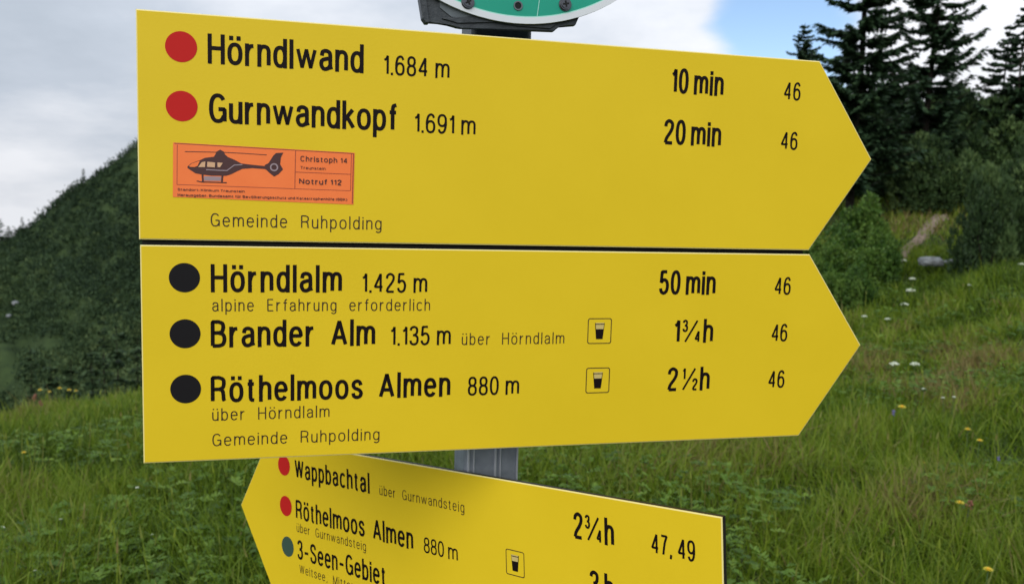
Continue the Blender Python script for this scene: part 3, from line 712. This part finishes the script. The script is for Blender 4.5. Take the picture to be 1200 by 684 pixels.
# --- earth path and the banks beside it
pc = [(1052, 312), (1060, 300), (1068, 290), (1078, 281), (1086, 272), (1094, 262), (1102, 257)]
PC = [hit(*p) for p in pc]
bm = bmesh.new(); prev = None
for k in range(len(PC)):
    c = Vector(PC[k][:3]); t = (Vector(PC[min(k + 1, len(PC) - 1)][:3]) - Vector(PC[max(0, k - 1)][:3])); t.z = 0; t.normalize(); nn = Vector((t.y, -t.x, 0))
    row = []
    for q in (-1.0, -.6, -.2, .2, .6, 1.0):
        w_ = (.10 + .05 * math.sin(k * 2.1 + q) + .02 * k); p = c + nn * q * w_
        row.append(bm.verts.new((p.x, p.y, float(gz(p.x, p.y)) + (.13 if abs(q) < .9 else .02) + .02 * math.sin(k * 5 + q * 7))))
    if prev:
        for a in range(5): bm.faces.new((prev[a], prev[a + 1], row[a + 1], row[a]))
    prev = row
tag(obj('path', bm, M['soil_path'], smooth=True), kind='structure')

# --- rocks
def rock(px, py, wpx, hpx, label, seed, flat=.5, name='boulder', cat='boulder', lift=0.0):
    x, y, z, s = hit(px, py + hpx * .4)
    w = wpx * s / FPX; h = hpx * s / FPX
    bm = bmesh.new(); bmesh.ops.create_icosphere(bm, subdivisions=4, radius=.5)
    for v in bm.verts:
        nz = noise.noise(v.co * 2.2 + Vector((seed, 0, 0))) * .28 + noise.noise(v.co * 6 + Vector((0, seed, 0))) * .09
        q = v.co * (1 + nz)
        q.z = max(-.3, min(.36, q.z)); v.co = Vector((q.x * w, q.y * w * .8, q.z * h * 1.4))
    o = obj(name, bm, M['rock'])
    o.location = (x, y, z + h * .35 + lift); tag(o, label, cat); return o
rock(1090, 321, 25, 10, 'pale grey boulder lying in the grass below the dark pines', 3.3, lift=.26)
rock(1115, 321, 15, 4, 'flat pale stone just right of the grey boulder', 8.1, name='flat_stone', cat='stone', lift=.26)

# --- conifers
def spruce_mesh(H, R0, whorls, seed, droop=.25, gap=.0, needle=.10, start=.06, dens=1.0, upturn=.25):
    rg = np.random.default_rng(seed); B = []
    trunkP = lambda z: np.array([math.sin(z * .9 + seed) * .05, 0, z])
    Ps, Ds, Ls, Ws, Ts = [], [], [], [], []
    for k in range(whorls):
        s = start + (1 - start) * (k + rg.uniform(-.3, .3)) / whorls; s = min(max(s, 0.02), .995); z = s * H
        nb = rg.integers(4, 7); rad = R0 * (1 - s) ** .8 * rg.uniform(.75, 1.15) + .04 * R0
        for b in range(nb):
            if rg.random() < gap: continue
            th = rg.uniform(0, 2 * math.pi); ln = rad * rg.uniform(.55, 1.12)
            dirh = np.array([math.cos(th), math.sin(th), 0]); side = np.array([-math.sin(th), math.cos(th), 0])
            c0 = trunkP(z); m = max(4, int(ln / (needle * .55) * dens))
            u = np.linspace(.12, 1, m)
            zz_ = (.10 * u - droop * u * 1.0 + upturn * u ** 3) * ln
            pts = c0 + dirh * (u * ln)[:, None] + np.array([0, 0, 1.0]) * zz_[:, None]
            B.append((c0, pts[m // 2], pts[-1], ln))
            for sd in (-1, 1, 0):
                sub = 2 if sd else 1
                for q in range(sub):
                    tw = (1 - .55 * u) * ln * (.34 if sd else .12) * rg.uniform(.5, 1.2, m)
                    tw = np.maximum(tw, needle * .6)
                    nseg = 2 if sd else 1
                    for g in range(nseg):
                        fr = g / nseg
                        dvec = dirh * (.75) + side * sd * .85 + np.array([0, 0, -.18 if sd else .1])
                        dv = unit(dvec + rg.normal(0, .16, (m, 3)))
                        Ps.append(pts + dv * (tw * fr)[:, None]); Ds.append(dv); Ls.append(tw / nseg * 1.15 + needle * .3)
                        Ws.append(np.full(m, needle) * rg.uniform(.45, 1.0, m)); Ts.append(np.clip(rg.normal(.45, .22, m) + .15 * u, 0, 1))
                    if q == 1 or not sd: pass
    # leader
    P = np.concatenate(Ps); D = np.concatenate(Ds); L = np.concatenate(Ls); Wd = np.concatenate(Ws); T = np.concatenate(Ts)
    up = unit(rg.normal(0, .5, (len(P), 3)) + np.array([0, 0, 1.0])); S_ = unit(np.cross(D, up))
    v = tri_fan_blades(P, D, S_, L, Wd, T, rg.normal(-.10, .1, len(P)))
    # limbs
    bm = bmesh.new(); n = 8; rings = []
    for i in range(13):
        z = H * i / 12; r_ = max(.008, H * .010 * (1 - i / 12) + .010); c = trunkP(z)
        rings.append([bm.verts.new((c[0] + r_ * math.cos(a), c[1] + r_ * math.sin(a), z)) for a in [2 * math.pi * j / n for j in range(n)]])
    for i in range(12):
        for j in range(n): bm.faces.new((rings[i][j], rings[i][(j + 1) % n], rings[i + 1][(j + 1) % n], rings[i + 1][j]))
    bmb = bmesh.new()
    for c0, cm, c1, ln in B:
        rr = max(.006, .013 * ln)
        q = [Vector(c0), Vector(cm), Vector(c1)]
        prevr = None
        for i, (c, r_) in enumerate(zip(q, (rr * 1.6, rr, rr * .3))):
            ring = [bmb.verts.new(c + Vector((0, 0, 1)) * r_ * math.cos(a) + Vector((-(q[2] - q[0]).y, (q[2] - q[0]).x, 0)).normalized() * r_ * math.sin(a)) for a in (0, 2.09, 4.19)]
            if prevr:
                for j in range(3): bmb.faces.new((prevr[j], prevr[(j + 1) % 3], ring[(j + 1) % 3], ring[j]))
            prevr = ring
    tm = bpy.data.meshes.new('trunk'); bm.to_mesh(tm); bm.free()
    lm = bpy.data.meshes.new('limbs'); bmb.to_mesh(lm); bmb.free()
    return npmesh('crown', *v[:3], v[3]), tm, lm
def place_spruce(px, pytip, dist, label, lean=0.0, **kw):
    v = ray(px, pytip); x, y = v[0] * dist, v[1] * dist; z0 = float(gz(x, y)); top = v[2] * dist + EYE; H = top - z0
    root = empty('spruce_tree', Vector((x, y, z0 - .05)), label, 'spruce tree', 'spruces standing on the right-hand ridge')
    root.rotation_euler = (0, lean, 0)
    cm, tm, lm = spruce_mesh(H, **kw)
    link('crown', cm, M['spruce'], root); link('trunk', tm, M['bark'], root); tag(link('limbs', lm, M['bark'], root), kind='stuff')
    return root
place_spruce(1030, -270, 27, 'tallest dark spruce, running off the top edge beside the upper sign tip', lean=.0, R0=1.95, whorls=56, seed=3, droop=.20, gap=.03, needle=.115, start=.12, upturn=.22)
place_spruce(1112, -200, 30, 'second tall spruce with upswept branches, right of the tallest one', lean=.0, R0=2.0, whorls=46, seed=9, droop=.30, gap=.06, needle=.115, start=.10, upturn=.42)
place_spruce(943, 26, 34, 'small spruce peeping over the upper edge of the top sign', R0=2.0, whorls=44, seed=14, droop=.2, gap=.05, needle=.10, start=.1)
place_spruce(1184, 27, 31, 'thin sparse spruce near the right edge with see-through top', R0=1.5, whorls=30, seed=21, droop=.25, gap=.25, needle=.12, start=.1, upturn=.3)
place_spruce(1204, 4, 30, 'thin young spruce cut by the right edge of the photo', R0=1.4, whorls=32, seed=27, droop=.25, gap=.25, needle=.12, start=.1, upturn=.3)
place_spruce(1066, 95, 33, 'slender spruce filling the gap between the two tall spruces', R0=1.3, whorls=20, seed=33, droop=.3, gap=.35, needle=.09, start=.1, upturn=.3)

# --- dwarf pines and shrubs: shoots scattered over a lumpy volume
def bush_mesh(name, rx, ry, rz, n, seed, blade, bw, per=6, up=.6, leaf=False, lumps=14, shell=.35):
    rg = np.random.default_rng(seed)
    c = rg.normal(0, 1, (lumps, 3)); c = unit(c) * rg.uniform(.40, .86, (lumps, 1)); c[:, 2] = np.abs(c[:, 2]) * .9; c *= (rx, ry, rz)
    lr = rg.uniform(.20, .36, lumps)
    i = rg.integers(0, lumps, n); dn = unit(rg.normal(0, 1, (n, 3)) + np.array([0, 0, .35]))
    rad = (1 - shell * rg.uniform(0, 1, n) ** 1.5) * lr[i]
    P = c[i] + dn * rad[:, None] * np.array([rx, ry, rz])
    ok = P[:, 2] > -.05 * rz; P, dn, i = P[ok], dn[ok], i[ok]; n = len(P)
    hgt = np.clip(P[:, 2] / rz, 0, 1)
    tc_ = rg.uniform(.10, .90, lumps)[i]
    parts = []
    for k in range(per):
        D = unit(dn * .9 + np.array([0, 0, up * .6]) + rg.normal(0, .42 if not leaf else .9, (n, 3)))
        S_ = unit(np.cross(D, rg.normal(0, 1, (n, 3))))
        parts.append(tri_fan_blades(P + rg.normal(0, blade * .25, (n, 3)), D, S_, rg.uniform(.6, 1.2, n) * blade, rg.uniform(.6, 1.2, n) * bw, np.clip(tc_ + rg.normal(0, .18, n), 0, 1), rg.normal(0, .12, n)))
    # woody stems
    bm = bmesh.new()
    for k in range(lumps):
        a = Vector((c[k, 0] * .15, c[k, 1] * .15, -.15)); b = Vector(c[k]); dr = (b - a); sd = Vector((-dr.y, dr.x, 0)); sd = sd.normalized() if sd.length > 1e-4 else Vector((1, 0, 0)); s2_ = dr.cross(sd).normalized()
        rr = .03 * rx ** .5
        A = [bm.verts.new(a + (sd * math.cos(t) + s2_ * math.sin(t)) * rr) for t in (0, 1.57, 3.14, 4.71)]; Bv = [bm.verts.new(b + (sd * math.cos(t) + s2_ * math.sin(t)) * rr * .4) for t in (0, 1.57, 3.14, 4.71)]
        for j in range(4): bm.faces.new((A[j], A[(j + 1) % 4], Bv[(j + 1) % 4], Bv[j]))
    sm = bpy.data.meshes.new('stems'); bm.to_mesh(sm); bm.free()
    v = join(parts); return npmesh(name, *v[:3], v[3]), sm
PINES = [bush_mesh('foliage', 1.0, 1.0, 1.8, 5200, 40 + k, .085, .032, 5, up=.7, lumps=34 + 5 * k, shell=.25) for k in range(3)]
SHRUBS = [bush_mesh('foliage', 1.0, 1.0, 1.8, 3600, 60 + k, .075, .050, 5, up=.2, leaf=True, lumps=30 + 3 * k, shell=.6) for k in range(2)]
def place_bush(kind, px, pybase, pytop, wpx, dist, label, var, group):
    v = ray(px, pybase)
    x, y = v[0] * dist, v[1] * dist; z0 = v[2] * dist + EYE; g = float(gz(x, y)); z0 = min(z0, g + .0) if kind else z0
    vt = ray(px, pytop); h = (vt[2] * dist + EYE) - g; w = wpx / 2 * dist / FPX
    root = empty('dwarf_pine' if kind == 'pine' else 'leafy_shrub', Vector((x, y, g - .05)), label, 'dwarf pine' if kind == 'pine' else 'shrub', group)
    fm, sm = (PINES if kind == 'pine' else SHRUBS)[var]
    for nm, me, mm in (('foliage', fm, M[kind]), ('stems', sm, M['bark'])):
        if not me.materials: me.materials.append(mm)
        o = bpy.data.objects.new(nm, me); COL.objects.link(o); o.parent = root
        o.scale = (w, w * .9, h / 2.05); o.rotation_euler = (0, 0, px * .37)
    return root
GP, GS = 'dwarf pines on the right-hand slope', 'leafy shrubs beside the path'
for a in [
 (1160, 290, 150, 70, 19.5, 'large dwarf pine right of the path with its left flank above the bare earth', 0),
 (1205, 288, 132, 100, 20.5, 'bushy dwarf pine at the right edge above the open grass', 1),
 (1232, 280, 128, 110, 21.5, 'dwarf pine cut off by the right edge of the photo', 2),
 (1100, 235, 128, 100, 28, 'dark dwarf pine behind the large one, at the top of the path', 2),
 (1060, 225, 120, 100, 30, 'dark dwarf pine directly under the tallest spruce', 0),
 (1015, 215, 108, 110, 31, 'dark dwarf pine between the upper sign tip and the path top', 1),
 (970, 205, 88, 90, 33, 'dark dwarf pine half hidden behind the point of the upper sign', 2),
 (1150, 215, 92, 120, 30, 'tall dark dwarf pine under the second spruce', 1),
 (1198, 215, 70, 120, 31, 'highest dwarf pine, under the thin spruces at the right edge', 0),
 (1080, 200, 88, 120, 36, 'shaded dwarf pine on the ridge between the two tall spruces', 2),
 (1130, 190, 75, 110, 37, 'far dwarf pine on the ridge behind the second spruce', 0),
 (1030, 190, 84, 110, 38, 'far dwarf pine on the ridge behind the tallest spruce', 1),
 (1245, 190, 72, 130, 34, 'dwarf pine on the ridge beyond the right edge', 2)]:
    place_bush('pine', *a[:5], a[5], a[6], GP)
for a in [
 (1006, 287, 205, 84, 22, 'bright leafy shrub with the tallest shoot, below the dark pines', 0),
 (976, 305, 240, 84, 21, 'leafy shrub next to the joint of the two arrow tips', 1),
 (1030, 302, 250, 74, 20, 'leafy shrub left of the earth path', 0),
 (1005, 335, 285, 60, 17.5, 'low leafy shrub above the white flowers near the middle sign', 1),
 (965, 330, 280, 60, 18.5, 'leafy shrub partly behind the middle sign', 0),
 (1150, 455, 428, 90, 11.0, 'low patch of dark leaves in the grass at the right edge', 1)]:
    place_bush('shrub', *a[:5], a[5], a[6], GS)

# --- far slope: dwarf pines in their thousands, one mesh; a few trees that stand out
def in_open(px, py):
    """grassy clearings on the slope, outlined in the photo and fixed to the terrain"""
    a = (px < 26) & (py > 402) & (py < 470)
    b = (px > 20) & (px < 78) & (np.abs(py - (406 - .05 * px)) < 8)
    c = (px < 12) & (py > 366) & (py < 386)
    return a | b | c
def proj(x, y, zr):
    p = np.stack([x, y, zr], 1) @ CR   # rows dot columns = camera axes
    return 600 + FPX * p[:, 0] / p[:, 2], 342 + FPX * p[:, 1] / p[:, 2]
N = 19000
az = np.radians(RNG.uniform(-42, 24, N)); dd = 78 + 116 * RNG.uniform(0, 1, N) ** .9
x, y = dd * np.sin(az), dd * np.cos(az); zr = mount_rel(az, dd)
px_, py_ = proj(x, y, zr)
keep = ~in_open(px_, py_); x, y, zr, dd = x[keep], y[keep], zr[keep], dd[keep]; n = len(x)
cl = fbm(x, y, .05, 2); sz = RNG.uniform(.9, 2.4, n) * (1 + .5 * cl)
parts = []
tl = np.clip(.46 + .9 * fbm(x, y, .03, 6) + RNG.normal(0, .22, n), 0, 1)
def leaf_tris(P, D, S_, L, Wd, tint):
    n = len(P); V_ = np.stack([P - S_ * Wd[:, None] / 2, P + S_ * Wd[:, None] / 2, P + D * L[:, None]], 1).reshape(-1, 3)
    return V_, np.arange(3 * n), np.full(n, 3), np.repeat(tint, 3)
for k in range(46):
    dn = unit(RNG.normal(0, 1, (n, 3)) + np.array([0, 0, .6])); P = np.stack([x, y, zr + EYE], 1) + dn * (sz * RNG.uniform(.25, .8, n))[:, None] * np.array([1, 1, .75])
    D = unit(dn * .5 + np.array([0, 0, .5]) + RNG.normal(0, .5, (n, 3))); S_ = unit(np.cross(D, RNG.normal(0, 1, (n, 3))))
    parts.append(leaf_tris(P, D, S_, RNG.uniform(.25, .55, n), RNG.uniform(.18, .38, n), np.clip(tl + RNG.normal(0, .12, n), 0, 1)))
V = join(parts)
tag(link('mountain_pines', npmesh('mountain_pines', *V[:3], V[3]), M['forest']), 'dark green dwarf pine cover on the mountain slope at the left', 'dwarf pine scrub', kind='stuff')
def slope_tree(px, pybase, hpx, wpx, dist, label, seed, mm='forest', cat='conifer'):
    v = ray(px, pybase); x, y = v[0] * dist, v[1] * dist; top = ray(px, pybase - hpx)[2] * dist + EYE
    z0 = float(mount_rel(math.atan2(x, y), dist)) + EYE
    H = top - z0; root = empty('conifer_tree', Vector((x, y, z0 - .3)), label, cat, 'conifers on the far left slope')
    cm, tm, lm = spruce_mesh(H + .3, R0=wpx / 2 * dist / FPX, whorls=16, seed=seed, droop=.15, needle=.035 * H + .03, dens=.8, start=.1)
    link('crown', cm, M[mm], root); link('trunk', tm, M['bark'], root); bpy.data.meshes.remove(lm)
for a in [(98, 210, 13, 9, 186, 'tiny dark conifer standing alone on the left ridge line'), (26, 268, 14, 10, 188, 'small conifer low on the left end of the ridge line'), (0, 280, 24, 18, 187, 'conifer at the very left edge where the ridge meets the sky'),
          (84, 222, 7, 8, 186, 'small bump of a conifer just left of the lone ridge tree'),
          (10, 277, 13, 12, 186, 'conifer beside the one at the left edge of the ridge'), (60, 452, 34, 30, 88, 'bluish green conifer above the left meadow edge, by the light clearing'),
          (108, 455, 50, 34, 80, 'dark conifer behind the meadow edge, left of the middle sign'), (138, 455, 74, 40, 82, 'taller dark conifer right against the left end of the middle sign'),
          (84, 458, 36, 30, 84, 'bushy conifer in the row behind the left meadow edge'), (162, 455, 60, 36, 86, 'dark conifer mostly hidden by the left end of the middle sign'),
          (122, 420, 50, 30, 100, 'dark conifer higher on the slope near the middle sign'), (36, 430, 26, 22, 100, 'round conifer at the foot of the light clearing')]:
    slope_tree(*a, seed=int(a[0]) + 200)
def far_rock(px, py, wpx, label, seed):
    v = ray(px, py); dist = 132.0
    for dist in np.arange(78, 190, .5):
        if mount_rel(math.atan2(v[0], v[1]), dist) >= v[2] * dist: break
    bm = bmesh.new(); bmesh.ops.create_icosphere(bm, subdivisions=3, radius=.5 * wpx * dist / FPX)
    for q in bm.verts: q.co *= 1 + .4 * noise.noise(q.co * .9 + Vector((seed, 0, 0))); q.co.z *= .8
    o = obj('limestone_rock', bm, M['rock']); o.location = (v[0] * dist * .985, v[1] * dist * .985, v[2] * dist * .985 + EYE + .3); tag(o, label, 'rock')
far_rock(19, 357, 7, 'pale rock outcrop on the far left slope, the upper of two', 1.0); far_rock(11, 372, 5, 'pale rock outcrop on the far left slope, the lower of two', 4.0)

# ------------------------------------------------------------------ flowers
def tube(bm, a, b, r0, r1, n=5):
    a, b = Vector(a), Vector(b); dr = (b - a).normalized(); s = dr.orthogonal().normalized(); t = dr.cross(s)
    A = [bm.verts.new(a + (s * math.cos(2 * math.pi * k / n) + t * math.sin(2 * math.pi * k / n)) * r0) for k in range(n)]
    B = [bm.verts.new(b + (s * math.cos(2 * math.pi * k / n) + t * math.sin(2 * math.pi * k / n)) * r1) for k in range(n)]
    for k in range(n): bm.faces.new((A[k], A[(k + 1) % n], B[(k + 1) % n], B[k]))
def flower(kind, px, py, wpx, label, h=.30):
    """the head of the flower is seen at (px, py); its foot is on the ground below"""
    v = ray(px, py)
    for k in range(1, 1200):
        s = 2.5 + k * .03
        if ground_rel(v[0] * s, v[1] * s) + h >= v[2] * s: break
    x, y = v[0] * s, v[1] * s; g = float(gz(x, y)); h = v[2] * s + EYE - g; r_ = wpx / 2 * s / FPX * (.8 if kind == 'white' else .9)
    nm = {'yellow': 'yellow_flower', 'white': 'white_flower', 'violet': 'violet_flower', 'red': 'red_sorrel'}[kind]
    root = empty(nm, Vector((x, y, g)), label, 'flower', {'yellow': 'yellow flowers in the meadow', 'white': 'white flower heads in the meadow', 'violet': 'violet flowers in the meadow', 'red': 'reddish sorrel at the meadow edge'}[kind])
    rg = random.Random(px * 7 + py)
    bm = bmesh.new(); tube(bm, (rg.uniform(-.03, .03), rg.uniform(-.03, .03), 0), (0, 0, h - r_ * .2), .003 + s * .0002, .002); obj('stem', bm, M['stem'], root)
    bm = bmesh.new()
    if kind == 'yellow':
        for ring, (n, rr, el) in enumerate(((13, r_, .15), (11, r_ * .75, .6))):
            for k in range(n):
                a = 2 * math.pi * (k + ring * .5) / n; w_ = .22 * rr
                cdir = Vector((math.cos(a), math.sin(a), 0)); sd = Vector((-math.sin(a), math.cos(a), 0)); o_ = Vector((0, 0, h))
                up = Vector((0, 0, 1))
                bm.faces.new([bm.verts.new(q) for q in (o_ + cdir * rr * .15 - sd * w_ * .4, o_ + cdir * rr * .65 - sd * w_ + up * rr * el * .6, o_ + cdir * rr + up * rr * el * .8, o_ + cdir * rr * .65 + sd * w_ + up * rr * el * .6, o_ + cdir * rr * .15 + sd * w_ * .4)])
        obj('petals', bm, M['petal_yellow'], root)
        bm = bmesh.new(); bmesh.ops.create_uvsphere(bm, u_segments=10, v_segments=6, radius=r_ * .35, matrix=Matrix.Translation((0, 0, h + r_ * .2))); obj('flower_centre', bm, M['flower_centre'], root, smooth=True)
    elif kind == 'white':
        for k in range(22):
            a = k * 2.4; q = math.sqrt((k + .5) / 22) * r_ * .9; c = Vector((math.cos(a) * q, math.sin(a) * q * .9, h + r_ * .35 * (1 - (q / r_) ** 2) + rg.uniform(-.1, .1) * r_))
            bmesh.ops.create_icosphere(bm, subdivisions=1, radius=r_ * .21, matrix=Matrix.Translation(c) @ Matrix.Diagonal((1, 1, .7, 1)))
        obj('umbel', bm, M['petal_white'], root)
        bm = bmesh.new()
        for k in range(7): a = k * .9; tube(bm, (0, 0, h - r_ * .9), (math.cos(a) * r_ * .7, math.sin(a) * r_ * .7, h), .0015 + s * .0001, .001, 4)
        obj('rays', bm, M['stem'], root)
    else:
        for k in range(16):
            c = Vector((rg.uniform(-.5, .5) * r_, rg.uniform(-.5, .5) * r_, h + rg.uniform(-.8, 1.2) * r_))
            bmesh.ops.create_icosphere(bm, subdivisions=1, radius=r_ * .3, matrix=Matrix.Translation(c))
        obj('blossom', bm, M['petal_violet' if kind == 'violet' else 'petal_red'], root)
    return root
for a in [
 ('yellow', 1057, 477, 11, 'yellow flower with a violet one to its left, right of the middle sign'),
 ('yellow', 1134, 503, 8, 'yellow flower, upper one of the pair near the right edge of the meadow'),
 ('yellow', 1148, 516, 8, 'yellow flower, lower one of the pair near the right edge of the meadow'),
 ('yellow', 1125, 589, 11, 'bright yellow flower alone in the middle of the right-hand grass'),
 ('yellow', 1158, 667, 12, 'orange-yellow flower lowest in the photo at the bottom right'),
 ('yellow', 1083, 542, 4, 'tiny yellow flower low in the grass above the bright alone-standing one'),
 ('violet', 1047, 484, 6, 'violet flower next to the yellow one right of the middle sign'),
 ('violet', 1170, 537, 5, 'violet flower near the right edge below the pair of yellow ones'),
 ('white', 1048, 427, 14, 'large white flower head right of the middle sign tip, left of a pair'),
 ('white', 1072, 427, 13, 'large white flower head, right one of the pair beyond the middle sign tip'),
 ('white', 1058, 306, 10, 'white flower head at the lower end of the earth path'),
 ('white', 1069, 327, 9, 'white flower head touching the left end of the grey boulder'),
 ('white', 1067, 341, 13, 'broad white flower head below the grey boulder'),
 ('white', 1060, 357, 11, 'creamy flower head, the lowest of the column under the boulder'),
 ('white', 1013, 371, 8, 'pale flower head close to the slanted edge of the middle sign'),
 ('white', 1040, 374, 8, 'pale flower head between the sign edge and the creamy column of flowers'),
 ('white', 1004, 342, 7, 'small pale flower head nearest the upper slant of the middle sign'),
 ('white', 1197, 310, 8, 'white flower head at the right edge under the dwarf pines'),
 ('white', 1082, 456, 7, 'small white flower head below the large pair'),
 ('white', 1105, 466, 5, 'small white flower head, left one of two tiny ones in the right grass'),
 ('white', 1118, 465, 5, 'small white flower head, right one of two tiny ones in the right grass'),
 ('white', 1136, 334, 5, 'small pale flower head in the grass right of the boulder'),
 ('white', 2, 618, 8, 'cream flower head at the left edge of the meadow'),
 ('white', 71, 608, 4, 'tiny white flower in the left meadow'),
 ('white', 41, 668, 4, 'tiny white flower at the bottom left'),
 ('white', 178, 626, 4, 'tiny white flower in the leafy herbs below the middle sign'),
 ('white', 161, 571, 6, 'small white flower next to the lower left corner of the middle sign'),
 ('yellow', 28, 530, 6, 'pale yellow flower in the left meadow halfway up'),
 ('yellow', 47, 457, 6, 'yellow flower on the meadow crest, leftmost of its row'),
 ('yellow', 58, 459, 5, 'yellow flower on the meadow crest, second of its row from the left'),
 ('yellow', 70, 455, 6, 'yellow flower on the meadow crest, third of its row from the left'),
 ('yellow', 81, 457, 6, 'yellow flower on the meadow crest, fourth of its row from the left'),
 ('yellow', 89, 458, 5, 'yellow flower on the meadow crest, last of its row towards the sign'),
 ('red', 40, 466, 8, 'reddish sorrel on the meadow crest below the yellow flowers'),
 ('red', 48, 473, 6, 'smaller reddish sorrel right of the first one'),
 ('red', 1136, 592, 10, 'brownish withered flower beside the bright yellow one')]:
    flower(*a, h=.42 if a[2] < 480 and a[1] < 200 else (.26 if a[0] == 'white' else .24))
print('triangles', sum(len(m.loops) - 2 * len(m.polygons) for m in bpy.data.meshes))
